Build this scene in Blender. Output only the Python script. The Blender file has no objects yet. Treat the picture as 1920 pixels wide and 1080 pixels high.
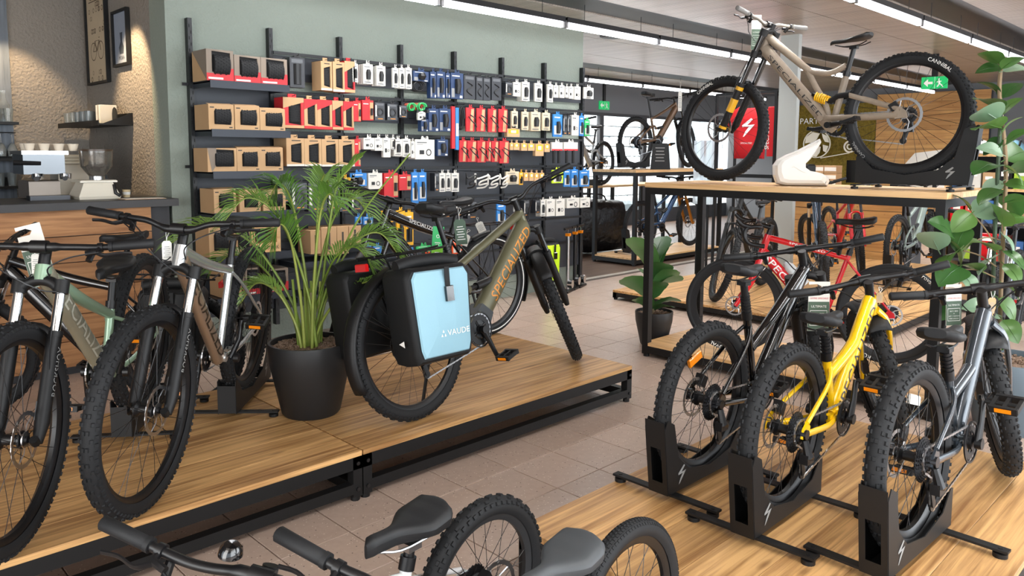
import bpy, bmesh, math, random
from mathutils import Vector, Matrix
random.seed(7)
R = math.radians
SC = bpy.context.scene
COL = SC.collection

# ---------------------------------------------------------------- camera, world, daylight, exposure
# the world's +X runs along the accessory wall (away to the right), +Y towards that wall, Z up
EYE = Vector((0.0, 0.0, 1.5))
CR = Vector((0.71300577, -0.70114375, 0.0044952))
CU = Vector((0.06572905, 0.07322118, 0.9951474))
CF = Vector((0.69807053, 0.70925038, -0.09829264))
FPX, CYPX = 1440.08, 431.89
cam_data = bpy.data.cameras.new('camera')
cam = bpy.data.objects.new('camera', cam_data); COL.objects.link(cam)
cm = Matrix((CR, CU, -CF)).transposed().to_4x4(); cm.translation = EYE
cam.matrix_world = cm
cam_data.sensor_fit = 'HORIZONTAL'; cam_data.sensor_width = 36.0
cam_data.lens = 36.0 * FPX / 1920.0
cam_data.shift_y = -(540.0 - CYPX) / 1920.0
cam_data.clip_start = 0.05; cam_data.clip_end = 200
SC.camera = cam

world = bpy.data.worlds.new('world'); SC.world = world
world.use_nodes = True
wn = world.node_tree.nodes; wn.clear()
wo = wn.new('ShaderNodeOutputWorld'); wb_ = wn.new('ShaderNodeBackground')
wb_.inputs[0].default_value = (0.80, 0.90, 1.0, 1); wb_.inputs[1].default_value = 1.3
world.node_tree.links.new(wb_.outputs[0], wo.inputs[0])

def area_light(name, loc, size, size_y, direction, power, color):
    d = bpy.data.lights.new(name, 'AREA'); d.shape = 'RECTANGLE'; d.size = size; d.size_y = size_y
    d.energy = power; d.color = color
    o = bpy.data.objects.new(name, d); COL.objects.link(o)
    o.location = loc; o.rotation_euler = Vector(direction).to_track_quat('-Z', 'Z').to_euler()
    return o
# daylight of the glazed shop front behind and to the right of the photographer
area_light('daylight_shop_front', (4.5, -3.3, 1.55), 12.0, 2.6, (0, 1, 0.0), 270, (0.95, 0.98, 1.0))
area_light('added_fill_left', (-3.3, 0.6, 1.55), 5.0, 2.5, (1, 0.25, 0.0), 130, (1.0, 0.97, 0.93))  # unseen area light added behind left to brighten the shop
area_light('daylight_far_windows', (12.5, 11.3, 3.7), 9.0, 1.7, (0, -1, -0.55), 520, (1.0, 0.97, 0.92))
sun = bpy.data.lights.new('sun', 'SUN'); sun.energy = 7.0; sun.angle = R(1.0); sun.color = (1, 0.96, 0.9)
# the strip lamps throw most of their light downwards; last row unseen, added for the floor
for _y, _x0, _l in ((4.96, 2.52, 13.6), (2.53, 4.72, 10.6), (8.25, 8.3, 7.6), (0.10, -1.4, 15.2)):
    _o = area_light('strip_lamp_glow', (_x0 + _l / 2, _y, 2.69), _l, 0.045, (0, 0, -1), 5.2 * _l, (1.0, 0.985, 0.96)); _o.rotation_euler = (0, 0, 0); _o.data.spread = R(130)
so = bpy.data.objects.new('sun', sun); COL.objects.link(so); so.rotation_euler = (R(48), 0, R(-25))
vs = SC.view_settings
SC.display_settings.display_device = 'sRGB'
vs.view_transform = 'Standard'; vs.look = 'None'; vs.gamma = 1.0; vs.use_curve_mapping = False
vs.exposure = 1.0
# ---------------------------------------------------------------- helpers
def U(px, py, **k):
    "the point of the place seen at a pixel of the 1920x1080 frame, on the plane x=, y= or z="
    d = CF + CR * ((px - 960) / FPX) - CU * ((py - CYPX) / FPX)
    a, v = list(k.items())[0]; i = 'xyz'.index(a)
    return EYE + d * ((v - EYE[i]) / d[i])

def lin(c):
    if isinstance(c, str):
        c = c.lstrip('#'); c = [int(c[i:i+2], 16) / 255 for i in (0, 2, 4)]
    return tuple(x / 12.92 if x <= 0.04045 else ((x + 0.055) / 1.055) ** 2.4 for x in c[:3]) + (1.0,)

MATS = {}
def mat(name, col, rough=0.5, metal=0.0, bump=None, var=0.0, coat=0.0, emit=None, trans=0.0, spec=None, vscale=12.0, alpha=1.0):
    if name in MATS: return MATS[name]
    m = bpy.data.materials.new(name); m.use_nodes = True
    nt = m.node_tree; b = nt.nodes['Principled BSDF']
    b.inputs['Base Color'].default_value = lin(col)
    b.inputs['Roughness'].default_value = rough; b.inputs['Metallic'].default_value = metal
    if coat: b.inputs['Coat Weight'].default_value = coat; b.inputs['Coat Roughness'].default_value = 0.08
    if trans: b.inputs['Transmission Weight'].default_value = trans
    if spec is not None: b.inputs['Specular IOR Level'].default_value = spec
    if emit: b.inputs['Emission Color'].default_value = lin(emit[0]); b.inputs['Emission Strength'].default_value = emit[1]
    if alpha < 1: b.inputs['Alpha'].default_value = alpha
    tc = None
    if bump or var:
        tc = nt.nodes.new('ShaderNodeTexCoord')
    if bump:
        n = nt.nodes.new('ShaderNodeTexNoise'); n.inputs['Scale'].default_value = bump[0]; n.inputs['Detail'].default_value = 3
        nt.links.new(tc.outputs['Object'], n.inputs['Vector'])
        bp = nt.nodes.new('ShaderNodeBump'); bp.inputs['Strength'].default_value = bump[1]; bp.inputs['Distance'].default_value = bump[2] if len(bump) > 2 else 0.01
        nt.links.new(n.outputs[0], bp.inputs['Height']); nt.links.new(bp.outputs[0], b.inputs['Normal'])
    if var:
        n = nt.nodes.new('ShaderNodeTexNoise'); n.inputs['Scale'].default_value = vscale; n.inputs['Detail'].default_value = 4
        nt.links.new(tc.outputs['Object'], n.inputs['Vector'])
        mx = nt.nodes.new('ShaderNodeMix'); mx.data_type = 'RGBA'
        c = lin(col); mx.inputs[6].default_value = tuple(x * (1 - var) for x in c[:3]) + (1,)
        mx.inputs[7].default_value = tuple(min(1, x * (1 + var)) for x in c[:3]) + (1,)
        nt.links.new(n.outputs[0], mx.inputs[0]); nt.links.new(mx.outputs[2], b.inputs['Base Color'])
    MATS[name] = m
    return m

def wood(name, dark, light, rough=0.45, grain=(1.2, 22.0, 22.0), knots=True, rand=0.12):
    if name in MATS: return MATS[name]
    m = bpy.data.materials.new(name); m.use_nodes = True
    nt = m.node_tree; L = nt.links.new; N = nt.nodes.new; b = nt.nodes['Principled BSDF']
    tc = N('ShaderNodeTexCoord'); oi = N('ShaderNodeObjectInfo')
    ml = N('ShaderNodeMath'); ml.operation = 'MULTIPLY'; ml.inputs[1].default_value = 37.0; L(oi.outputs['Random'], ml.inputs[0])
    ad = N('ShaderNodeVectorMath'); ad.operation = 'ADD'; L(tc.outputs['Object'], ad.inputs[0]); L(ml.outputs[0], ad.inputs[1])
    mp = N('ShaderNodeMapping'); mp.inputs['Scale'].default_value = grain; L(ad.outputs[0], mp.inputs[0])
    n1 = N('ShaderNodeTexNoise'); n1.inputs['Scale'].default_value = 1.0; n1.inputs['Detail'].default_value = 6; n1.inputs['Roughness'].default_value = 0.6; n1.inputs['Distortion'].default_value = 0.6
    L(mp.outputs[0], n1.inputs['Vector'])
    n2 = N('ShaderNodeTexNoise'); n2.inputs['Scale'].default_value = 2.2; n2.inputs['Detail'].default_value = 2; L(ad.outputs[0], n2.inputs['Vector'])
    mm = N('ShaderNodeMath'); mm.operation = 'MULTIPLY_ADD'; mm.inputs[1].default_value = 0.30; L(n2.outputs[0], mm.inputs[0]); L(n1.outputs[0], mm.inputs[2])
    cr = N('ShaderNodeValToRGB'); cr.color_ramp.elements[0].position = 0.46; cr.color_ramp.elements[0].color = lin(dark)
    cr.color_ramp.elements[1].position = 0.78; cr.color_ramp.elements[1].color = lin(light)
    L(mm.outputs[0], cr.inputs[0])
    out = cr.outputs[0]
    if knots:
        vo = N('ShaderNodeTexVoronoi'); vo.inputs['Scale'].default_value = 1.3
        m2 = N('ShaderNodeMapping'); m2.inputs['Scale'].default_value = (1.6, 5.0, 5.0); L(ad.outputs[0], m2.inputs[0]); L(m2.outputs[0], vo.inputs['Vector'])
        kr = N('ShaderNodeValToRGB'); kr.color_ramp.elements[0].position = 0.03; kr.color_ramp.elements[0].color = (0.38, 0.30, 0.24, 1)
        kr.color_ramp.elements[1].position = 0.11; kr.color_ramp.elements[1].color = (1, 1, 1, 1); L(vo.outputs['Distance'], kr.inputs[0])
        mk = N('ShaderNodeMix'); mk.data_type = 'RGBA'; mk.blend_type = 'MULTIPLY'; mk.inputs[0].default_value = 0.8
        L(out, mk.inputs[6]); L(kr.outputs[0], mk.inputs[7]); out = mk.outputs[2]
    hs = N('ShaderNodeHueSaturation')
    rm = N('ShaderNodeMapRange'); rm.inputs[3].default_value = 1 - rand; rm.inputs[4].default_value = 1 + rand; L(oi.outputs['Random'], rm.inputs[0]); L(rm.outputs[0], hs.inputs['Value'])
    L(out, hs.inputs['Color']); L(hs.outputs[0], b.inputs['Base Color'])
    bp = N('ShaderNodeBump'); bp.inputs['Strength'].default_value = 0.12; bp.inputs['Distance'].default_value = 0.002; L(n1.outputs[0], bp.inputs['Height']); L(bp.outputs[0], b.inputs['Normal'])
    b.inputs['Roughness'].default_value = rough
    MATS[name] = m; return m

def terrazzo(name):
    m = bpy.data.materials.new(name); m.use_nodes = True
    nt = m.node_tree; L = nt.links.new; N = nt.nodes.new; b = nt.nodes['Principled BSDF']
    tc = N('ShaderNodeTexCoord'); oi = N('ShaderNodeObjectInfo'); ge = N('ShaderNodeNewGeometry')
    v = N('ShaderNodeTexVoronoi'); v.inputs['Scale'].default_value = 95.0; L(ge.outputs['Position'], v.inputs['Vector'])
    sp = N('ShaderNodeSeparateColor'); L(v.outputs['Color'], sp.inputs[0])
    gt = N('ShaderNodeMath'); gt.operation = 'GREATER_THAN'; gt.inputs[1].default_value = 0.86; L(sp.outputs[0], gt.inputs[0])
    sm = N('ShaderNodeMath'); sm.operation = 'LESS_THAN'; sm.inputs[1].default_value = 0.28; L(v.outputs['Distance'], sm.inputs[0])
    a = N('ShaderNodeMath'); a.operation = 'MULTIPLY'; L(gt.outputs[0], a.inputs[0]); L(sm.outputs[0], a.inputs[1])
    gd = N('ShaderNodeMath'); gd.operation = 'LESS_THAN'; gd.inputs[1].default_value = 0.06; L(sp.outputs[1], gd.inputs[0])
    dk = N('ShaderNodeMath'); dk.operation = 'MULTIPLY'; L(gd.outputs[0], dk.inputs[0]); L(sm.outputs[0], dk.inputs[1])
    n = N('ShaderNodeTexNoise'); n.inputs['Scale'].default_value = 30; n.inputs['Detail'].default_value = 5; L(ge.outputs['Position'], n.inputs['Vector'])
    base = N('ShaderNodeMix'); base.data_type = 'RGBA'; base.inputs[6].default_value = lin('#a89284'); base.inputs[7].default_value = lin('#bfaa9b'); L(n.outputs[0], base.inputs[0])
    m1 = N('ShaderNodeMix'); m1.data_type = 'RGBA'; m1.inputs[7].default_value = lin('#d8cbbd'); L(base.outputs[2], m1.inputs[6]); L(a.outputs[0], m1.inputs[0])
    m2 = N('ShaderNodeMix'); m2.data_type = 'RGBA'; m2.inputs[7].default_value = lin('#4a3c33'); L(m1.outputs[2], m2.inputs[6]); L(dk.outputs[0], m2.inputs[0])
    hs = N('ShaderNodeHueSaturation'); rm = N('ShaderNodeMapRange'); rm.inputs[3].default_value = 0.93; rm.inputs[4].default_value = 1.06; L(oi.outputs['Random'], rm.inputs[0]); L(rm.outputs[0], hs.inputs['Value'])
    L(m2.outputs[2], hs.inputs['Color']); L(hs.outputs[0], b.inputs['Base Color'])
    b.inputs['Roughness'].default_value = 0.28
    MATS[name] = m; return m

class MB:
    "collects shapes; build() links them as ONE mesh object"
    def __init__(s): s.v = []; s.f = []; s.mi = []; s.m = 0
    def add(s, vs, fs):
        o = len(s.v); s.v += [tuple(p) for p in vs]
        s.f += [tuple(i + o for i in f) for f in fs]; s.mi += [s.m] * len(fs); return s
    def box(s, c, d, rot=None):
        hx, hy, hz = d[0] / 2, d[1] / 2, d[2] / 2
        vs = [Vector((x, y, z)) for x in (-hx, hx) for y in (-hy, hy) for z in (-hz, hz)]
        if rot is not None: vs = [rot @ p for p in vs]
        c = Vector(c)
        return s.add([p + c for p in vs], [(0, 1, 3, 2), (4, 6, 7, 5), (0, 4, 5, 1), (2, 3, 7, 6), (0, 2, 6, 4), (1, 5, 7, 3)])
    def box2(s, a, b):
        return s.box([(a[i] + b[i]) / 2 for i in range(3)], [abs(b[i] - a[i]) for i in range(3)])
    def cbox(s, c, d, ch):
        "box with chamfered vertical and top edges"
        hx, hy, hz = d[0] / 2, d[1] / 2, d[2] / 2
        def ring(x, y, z): return [(c[0] + sx * x, c[1] + sy * y, c[2] + z) for sx, sy in ((-1, -1), (1, -1), (1, 1), (-1, 1))]
        vs = ring(hx, hy, -hz) + ring(hx, hy, hz - ch) + ring(hx - ch, hy - ch, hz)
        fs = [(3, 2, 1, 0), (8, 9, 10, 11)]
        for k in (0, 4):
            for i in range(4): j = (i + 1) % 4; fs.append((k + i, k + j, k + 4 + j, k + 4 + i))
        return s.add(vs, fs)
    def tube(s, pts, r, n=8, closed=False, caps=True, sq=None, up=None):
        pts = [Vector(p) for p in pts]; k = len(pts)
        rr = r if isinstance(r, (list, tuple)) else [r] * k
        ts = []
        for i in range(k):
            a = pts[(i - 1) % k] if (closed or i > 0) else pts[i]; b = pts[(i + 1) % k] if (closed or i < k - 1) else pts[i]
            t = (b - a); ts.append(t.normalized() if t.length > 1e-9 else Vector((0, 0, 1)))
        u = Vector(up) if up is not None else (Vector((0, 1, 0)) if abs(ts[0].y) < 0.9 else Vector((1, 0, 0)))
        vs = []
        for i in range(k):
            t = ts[i]; u = (u - t * u.dot(t))
            u = u.normalized() if u.length > 1e-6 else t.orthogonal().normalized()
            w = t.cross(u); q = rr[i]
            qa, qb = (q, q) if sq is None else (q * sq[0], q * sq[1])
            for j in range(n):
                a = 2 * math.pi * j / n; vs.append(pts[i] + u * (qa * math.cos(a)) + w * (qb * math.sin(a)))
        fs = []
        for i in range(k if closed else k - 1):
            a = i * n; b = ((i + 1) % k) * n
            for j in range(n): j2 = (j + 1) % n; fs.append((a + j, a + j2, b + j2, b + j))
        if caps and not closed:
            fs.append(tuple(range(n - 1, -1, -1))); fs.append(tuple(range((k - 1) * n, k * n)))
        return s.add(vs, fs)
    def lathe(s, prof, n=24, axis='z', c=(0, 0, 0), closed=False):
        "profile of (radius, height) turned about an axis through c"
        c = Vector(c); vs = []; k = len(prof)
        for i in range(n):
            a = 2 * math.pi * i / n; ca, sa = math.cos(a), math.sin(a)
            for r, h in prof:
                p = {'z': (r * ca, r * sa, h), 'y': (r * sa, h, r * ca), 'x': (h, r * ca, r * sa)}[axis]
                vs.append(c + Vector(p))
        fs = []
        for i in range(n):
            a = i * k; b = ((i + 1) % n) * k
            for j in range(k if closed else k - 1):
                j2 = (j + 1) % k; fs.append((a + j, b + j, b + j2, a + j2))
        return s.add(vs, fs)
    def disc(s, c, r, h, n=20, axis='y'):
        return s.lathe([(0.0001, -h / 2), (r, -h / 2), (r, h / 2), (0.0001, h / 2)], n, axis, c)
    def prism(s, poly, h0, h1, axis='y'):
        "polygon of 2-D points pushed from h0 to h1: axis y -> (x,z), z -> (x,y), x -> (y,z)"
        n = len(poly)
        def P(p, h): return {'y': (p[0], h, p[1]), 'z': (p[0], p[1], h), 'x': (h, p[0], p[1])}[axis]
        vs = [P(p, h0) for p in poly] + [P(p, h1) for p in poly]
        fs = [tuple(range(n)), tuple(range(2 * n - 1, n - 1, -1))] + [(i, i + n, (i + 1) % n + n, (i + 1) % n) for i in range(n)]
        return s.add(vs, fs)
    def grid(s, rows):
        k = len(rows[0]); vs = [p for r_ in rows for p in r_]; fs = []
        for i in range(len(rows) - 1):
            for j in range(k - 1): fs.append((i * k + j, i * k + j + 1, (i + 1) * k + j + 1, (i + 1) * k + j))
        return s.add(vs, fs)
    def xf(s, M, start=0):
        s.v[start:] = [tuple(M @ Vector(p)) for p in s.v[start:]]; return s
    def mesh(s, name, mats, smooth=35):
        me = bpy.data.meshes.new(name); me.from_pydata(s.v, [], s.f)
        for m in (mats if isinstance(mats, (list, tuple)) else [mats]): me.materials.append(m)
        if s.mi and max(s.mi) > 0: me.polygons.foreach_set('material_index', s.mi)
        me.validate()
        bm = bmesh.new(); bm.from_mesh(me); bmesh.ops.recalc_face_normals(bm, faces=bm.faces); bm.to_mesh(me); bm.free()
        if smooth:
            me.shade_smooth(); me.set_sharp_from_angle(angle=R(smooth))
        return me
    def build(s, name, mats, parent=None, smooth=35, loc=None, label=None):
        return link(name, s.mesh(name, mats, smooth), parent, loc, label)

def link(name, me, parent=None, loc=None, label=None, M=None):
    o = bpy.data.objects.new(name, me); COL.objects.link(o)
    if parent is not None: o.parent = parent
    if loc is not None: o.location = loc
    if M is not None: o.matrix_local = M
    if label: o['label'] = label
    return o
def tag(o, label, cat, group=None, kind=None):
    if label: o['label'] = label
    if cat: o['category'] = cat
    if group: o['group'] = group
    if kind: o['kind'] = kind
    return o
def thing(name, label, cat, loc=(0, 0, 0), rz=0.0, group=None, rx=0.0):
    o = bpy.data.objects.new(name, None); COL.objects.link(o); o.empty_display_size = 0.1
    o.location = loc; o.rotation_euler = (rx, 0, rz)
    return tag(o, label, cat, group)
def struct(o): o['kind'] = 'structure'; return o
def copy_tree(o, parent=None):
    c = o.copy(); COL.objects.link(c)
    if parent is not None: c.parent = parent
    for ch in o.children: copy_tree(ch, c)
    return c
ORD = ['first', 'second', 'third', 'fourth', 'fifth', 'sixth', 'seventh', 'eighth', 'ninth', 'tenth', 'eleventh', 'twelfth', 'thirteenth', 'fourteenth', 'fifteenth', 'sixteenth', 'seventeenth', 'eighteenth', 'nineteenth', 'twentieth', 'twenty-first', 'twenty-second', 'twenty-third', 'twenty-fourth', 'twenty-fifth', 'twenty-sixth', 'twenty-seventh', 'twenty-eighth']

# ---- lettering: flat text meshes, cap height 1, lower left corner at the origin
TEXTS = {}
def prepare_texts(strings):
    objs = []
    for t in strings:
        c = bpy.data.curves.new('t', 'FONT'); c.body = t; c.resolution_u = 2; c.size = 1.0
        o = bpy.data.objects.new('t', c); COL.objects.link(o); objs.append((t, o, c))
    dg = bpy.context.evaluated_depsgraph_get()
    for t, o, c in objs:
        me = bpy.data.meshes.new_from_object(o.evaluated_get(dg))
        bm = bmesh.new(); bm.from_mesh(me)
        ys = [v.co.y for v in bm.verts]; xs = [v.co.x for v in bm.verts]
        y0, h = min(ys), (max(ys) - min(ys)) or 1; x0 = min(xs)
        for v in bm.verts: v.co = ((v.co.x - x0) / h, (v.co.y - y0) / h, 0)
        for k in (0.17, 0.33, 0.5, 0.67, 0.83):
            bmesh.ops.bisect_plane(bm, geom=bm.verts[:] + bm.edges[:] + bm.faces[:], plane_co=(0, k, 0), plane_no=(0, 1, 0))
        bm.verts.index_update()
        TEXTS[t] = ([v.co.copy() for v in bm.verts], [tuple(v.index for v in f.verts) for f in bm.faces], max(v.co.x for v in bm.verts))
        bm.free(); bpy.data.objects.remove(o); bpy.data.curves.remove(c); bpy.data.meshes.remove(me)
prepare_texts(['SPECIALIZED', 'ROCKSHOX', 'CANNIBAL', 'roval', 'VAUDE', 'OFFRE SPECIALE', 'ULTIMATE', 'SPECIAL OFFER', 'BUY 1 BIKE', '+', 'GET 1 HUMAN', 'FREE LESSON', 'AR', 'KRYPTOLOK', 'ROVAL', '100%', 'P', 'A', 'PARTS', 'R', 'E', 'MOKA', 'BIALETTI', 'ETHIRTEEN', 'X', 'O', '1', 'RENT', 'WELCOME'])
def put_text(t, mt, parent, origin, xdir, ydir, height, stretch=1.0, name='lettering', center=False, lift=0.0008):
    vs, fs, w = TEXTS[t]; xd = Vector(xdir).normalized(); yd = Vector(ydir).normalized(); n = xd.cross(yd)
    o = Vector(origin) + n * lift
    if center: o = o - xd * (w * height * stretch / 2) - yd * (height / 2)
    b = MB(); b.add([o + xd * (p.x * height * stretch) + yd * (p.y * height) for p in vs], fs)
    me = bpy.data.meshes.new(name); me.from_pydata(b.v, [], b.f); me.materials.append(mt)
    return link(name, me, parent)
def tube_text(t, mt, parent, p0, p1, r0, r1, height, side, length=None, name='lettering', mid=0.0, squash=(1, 1)):
    "lettering wrapped on a tube from p0 to p1; side=+1 is the left (+y) side of a bike, -1 the right; mid turns it about the tube"
    vs, fs, w = TEXTS[t]; p0 = Vector(p0); p1 = Vector(p1); d = p1 - p0; L = d.length; d.normalize()
    yv = Vector((0, side, 0)); up = d.cross(yv) * 1.0
    # reading direction d, letters' up = up, outward = yv
    up = yv.cross(d)
    L2 = length or L; sx = L2 / w; off = (L - L2) / 2
    out = []
    for p in vs:
        s_ = off + p.x * sx; k = s_ / L; r = r0 + (r1 - r0) * k + 0.0012
        a = (p.y - 0.5) * height / r + mid
        out.append(p0 + d * s_ + yv * (r * squash[0] * math.cos(a)) + up * (r * squash[1] * math.sin(a)))
    me = bpy.data.meshes.new(name); me.from_pydata(out, [], fs); me.materials.append(mt)
    return link(name, me, parent)

# ---------------------------------------------------------------- common materials
BLK = mat('black_metal', '#131315', 0.36, spec=.4)
BLKM = mat('matte_black', '#121213', 0.5, spec=.35)
RUB = mat('tyre_rubber', '#1a1b1d', 0.7, bump=(400, 0.15, 0.001), spec=.35)
RUBG = mat('grip_rubber', '#17181a', 0.62, bump=(500, 0.3, 0.001), spec=.4)
STEEL = mat('brushed_steel', '#b8b8ba', 0.28, 1.0)
DSTEEL = mat('dark_steel', '#4a4b4e', 0.35, 1.0)
CHROME = mat('chrome', '#e0e2e4', 0.08, 1.0)
GLOSSB = mat('gloss_black', '#0c0c0e', 0.12, coat=0.6)
WHITE = mat('white_plastic', '#e8e6e2', 0.4)
WHITEP = mat('white_print', '#f0efea', 0.6)
BLACKP = mat('black_print', '#1d1e20', 0.5)
GREYP = mat('grey_print', '#8c8d8c', 0.6)
REDP = mat('red_print', '#c3272b', 0.5)
ORANGE = mat('orange_reflector', '#e8860f', 0.25)
YEL = mat('yellow_plastic', '#f0b818', 0.4)
CARDB = mat('cardboard', '#b98d5a', 0.75, var=0.06)
WOODP = wood('oak_laminate', '#8a5f34', '#d8ab72', 0.40, grain=(1.3, 42.0, 42.0))
WOODT = wood('table_oak', '#bd8f5a', '#e8c08c', 0.45, knots=False)
WOODC = wood('counter_planks', '#8e5f3a', '#c08e60', 0.6)
TERR = terrazzo('terrazzo_tile')
# ---------------------------------------------------------------- the room
CEIL = 2.95
def proj(p):
    d = Vector(p) - EYE; z = d.dot(CF)
    return (960 + FPX * d.dot(CR) / z, CYPX - FPX * d.dot(CU) / z, z) if z > 0.05 else (-9e9, -9e9, z)

floor = struct(MB().box2((-6, -6, -0.06), (19, 5.95, -0.012)).build('floor', mat('grout', '#4f443d', 0.8)))
T0X, T0Y, TS = 1.598, 2.5327, 0.2989
tile_me = MB().cbox((0, 0, -0.006), (TS - 0.005, TS - 0.005, 0.012), 0.0012).mesh('tile', TERR, 20)
cells = []
for i in range(-16, 46):
    for j in range(-18, 12):
        x, y = T0X + (i + .5) * TS, T0Y + (j + .5) * TS
        if y + TS / 2 > 5.955: continue
        px, py, z = proj((x, y, 0))
        seen = z > 0.3 and -90 < px < 2010 and 0 < py < 1180
        if seen and 3.0 < y < 3.8 and x < 3.3: seen = False       # under the display platform
        if seen and 0.6 < y < 1.6 and 1.9 < x < 3.6: seen = False
        if seen and (x > 0.2 and y > 0.2): cells.append((z, x, y, True))
        else: cells.append((1e6, x, y, False))
cells.sort()
rest = MB()
for k, (z, x, y, s) in enumerate(cells):
    if k < 300 and s: link('tile', tile_me, floor, (x, y, 0.0))
    else: rest.cbox((x, y, -0.006), (TS - 0.005, TS - 0.005, 0.012), 0.0012)
ro = rest.build('tile_field', TERR, floor, 20); ro['kind'] = 'stuff'
struct(MB().box2((-2, 5.962, -0.05), (19, 12, 0.0)).build('floor_wood', wood('dark_floor_planks', '#4a3a30', '#6b574a', 0.35, grain=(1.0, 14, 14), knots=False)))
struct(MB().box2((6.77, 5.945, -0.02), (19, 5.975, 0.004)).build('trim_1', mat('threshold_strip', '#d6d2c8', 0.35, 0.3)))

STUC = mat('sage_stucco', '#8d968c', 0.85, bump=(55, 0.55, 0.012), var=0.03, vscale=3)
STUB = mat('beige_stucco', '#8f8880', 0.85, bump=(45, 0.8, 0.02), var=0.03, vscale=3)
GREY = mat('dark_grey_paint', '#6a6c6f', 0.7, bump=(90, 0.1, 0.004))
DGREY = mat('charcoal_paint', '#3a3b3f', 0.6)
struct(MB().box2((2.165, 5.75, 0), (6.775, 6.05, CEIL)).build('wall_back', STUC))
struct(MB().box2((2.17, 6.05, 0), (2.42, 7.65, CEIL)).build('wall_left', STUB))
struct(MB().box2((1.58, 7.65, 0), (2.42, 7.9, CEIL)).build('wall_rear', STUB))
wt = struct(MB().box2((-4, 7.66, 0), (1.585, 7.9, CEIL)).build('wall_timber', DGREY))
tb = wood('blue_grey_boards', '#4e5660', '#79818b', 0.6, grain=(18, 18, 1.0), knots=False)
bme = MB().box((0, 0, 0), (0.142, 0.05, CEIL)).mesh('board', tb, 30)
for k in range(12): link('board', bme, wt, (1.51 - k * 0.146, 7.635, CEIL / 2))
struct(MB().box2((-3.9, 7.9, 0), (-3.6, 3.2, CEIL)).build('wall_side', STUB))

# ceiling: long ribbed metal strips, joints in line with the lamps
cm_ = bpy.data.materials.new('ribbed_ceiling'); cm_.use_nodes = True
def _ribs():
    nt = cm_.node_tree; N = nt.nodes.new; L = nt.links.new; b = nt.nodes['Principled BSDF']
    ge = N('ShaderNodeNewGeometry'); w = N('ShaderNodeTexWave'); w.wave_type = 'BANDS'; w.bands_direction = 'X'; w.inputs['Scale'].default_value = 8.0
    L(ge.outputs['Position'], w.inputs['Vector'])
    n = N('ShaderNodeTexNoise'); n.inputs['Scale'].default_value = 1.0; mp = N('ShaderNodeMapping'); mp.inputs['Scale'].default_value = (9, 0.4, 1); L(ge.outputs['Position'], mp.inputs[0]); L(mp.outputs[0], n.inputs['Vector'])
    mx = N('ShaderNodeMix'); mx.data_type = 'RGBA'; mx.inputs[6].default_value = lin('#7d7268'); mx.inputs[7].default_value = lin('#b9ada0'); L(n.outputs[0], mx.inputs[0]); L(mx.outputs[2], b.inputs['Base Color'])
    bp = N('ShaderNodeBump'); bp.inputs['Strength'].default_value = 0.35; bp.inputs['Distance'].default_value = 0.01; L(w.outputs[0], bp.inputs['Height']); L(bp.outputs[0], b.inputs['Normal'])
    b.inputs['Roughness'].default_value = 0.34; b.inputs['Metallic'].default_value = 0.3
_ribs()
ceiling = struct(MB().box2((-6, -6, CEIL + 0.03), (19, 10.25, CEIL + 0.1)).build('ceiling', DGREY))
edges = [-3.3, -2.0, -0.8, 0.35, 1.45, 2.3, 2.78, 3.56, 4.72, 5.2, 6.25, 7.3, 8.0, 8.5, 9.99]
dark_band = {4.72: 1, 2.3: 1, 8.0: 1, -0.8: 0}
cb = mat('ceiling_channel', '#2b2c30', 0.45)
for a, b_ in zip(edges[:-1], edges[1:]):
    if a in (2.3, 4.72, 8.0): MB().box2((-5, a + .01, CEIL + .01), (18.5, b_ - .01, CEIL + .03)).build('lamp_channel', cb, ceiling)
    else:
        L_ = 3.05; k = -5.0
        while k < 18.4:
            MB().box2((k + .004, a + .006, CEIL), (k + L_ - .004, b_ - .006, CEIL + .03)).build('ceiling_panel', cm_, ceiling); k += L_
LEDM = mat('led_tube', '#ffffff', 0.4, emit=('#f6f8ff', 7.0))
def led_line(y, x0, n, seg, who):
    for k in range(n):
        a = x0 + k * seg
        t = thing('ceiling_light', who % ORD[k], 'ceiling light', (a, y, 2.72), 0, 'linear LED lamps under the ceiling')
        MB().box2((0.015, -0.035, 0.028), (seg - 0.015, 0.035, 0.075)).build('lamp_housing', BLK, t)
        MB().tube([(0.04, 0, 0.0), (seg - 0.04, 0, 0.0)], 0.026, 8).build('led_tube', LEDM, t)
        for e in (0.02, seg - 0.02): MB().box((e, 0, 0.01), (0.03, 0.05, 0.07)).build('end_cap', STEEL, t)
        for e in (0.3, seg - 0.3): MB().tube([(e, 0, 0.07), (e, 0, CEIL - 2.72)], 0.003, 5).build('hanger_wire', BLK, t)
led_line(4.96, 2.52, 9, 1.52, 'white linear LED lamp passing above the sage wall, %s from the left')
led_line(2.53, 4.72, 7, 1.52, 'white linear LED lamp above the brown mountain bike, %s from the left')
led_line(8.25, 8.3, 5, 1.52, 'white linear LED lamp near the far windows, %s from the left')
led_line(0.10, -1.4, 10, 1.52, 'added unseen white LED lamp over the aisle beside the right platform, %s from the left')  # unseen row continuing the lamp spacing, added to brighten the floor
t = thing('air_vent', 'round dark ceiling vent beside the sage wall corner', 'vent', (7.55, 5.95, CEIL - 0.02))
MB().lathe([(0.001, 0), (0.12, -0.012), (0.15, 0.0), (0.15, 0.02), (0.001, 0.02)], 28).build('vent_disc', cb, t)

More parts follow.
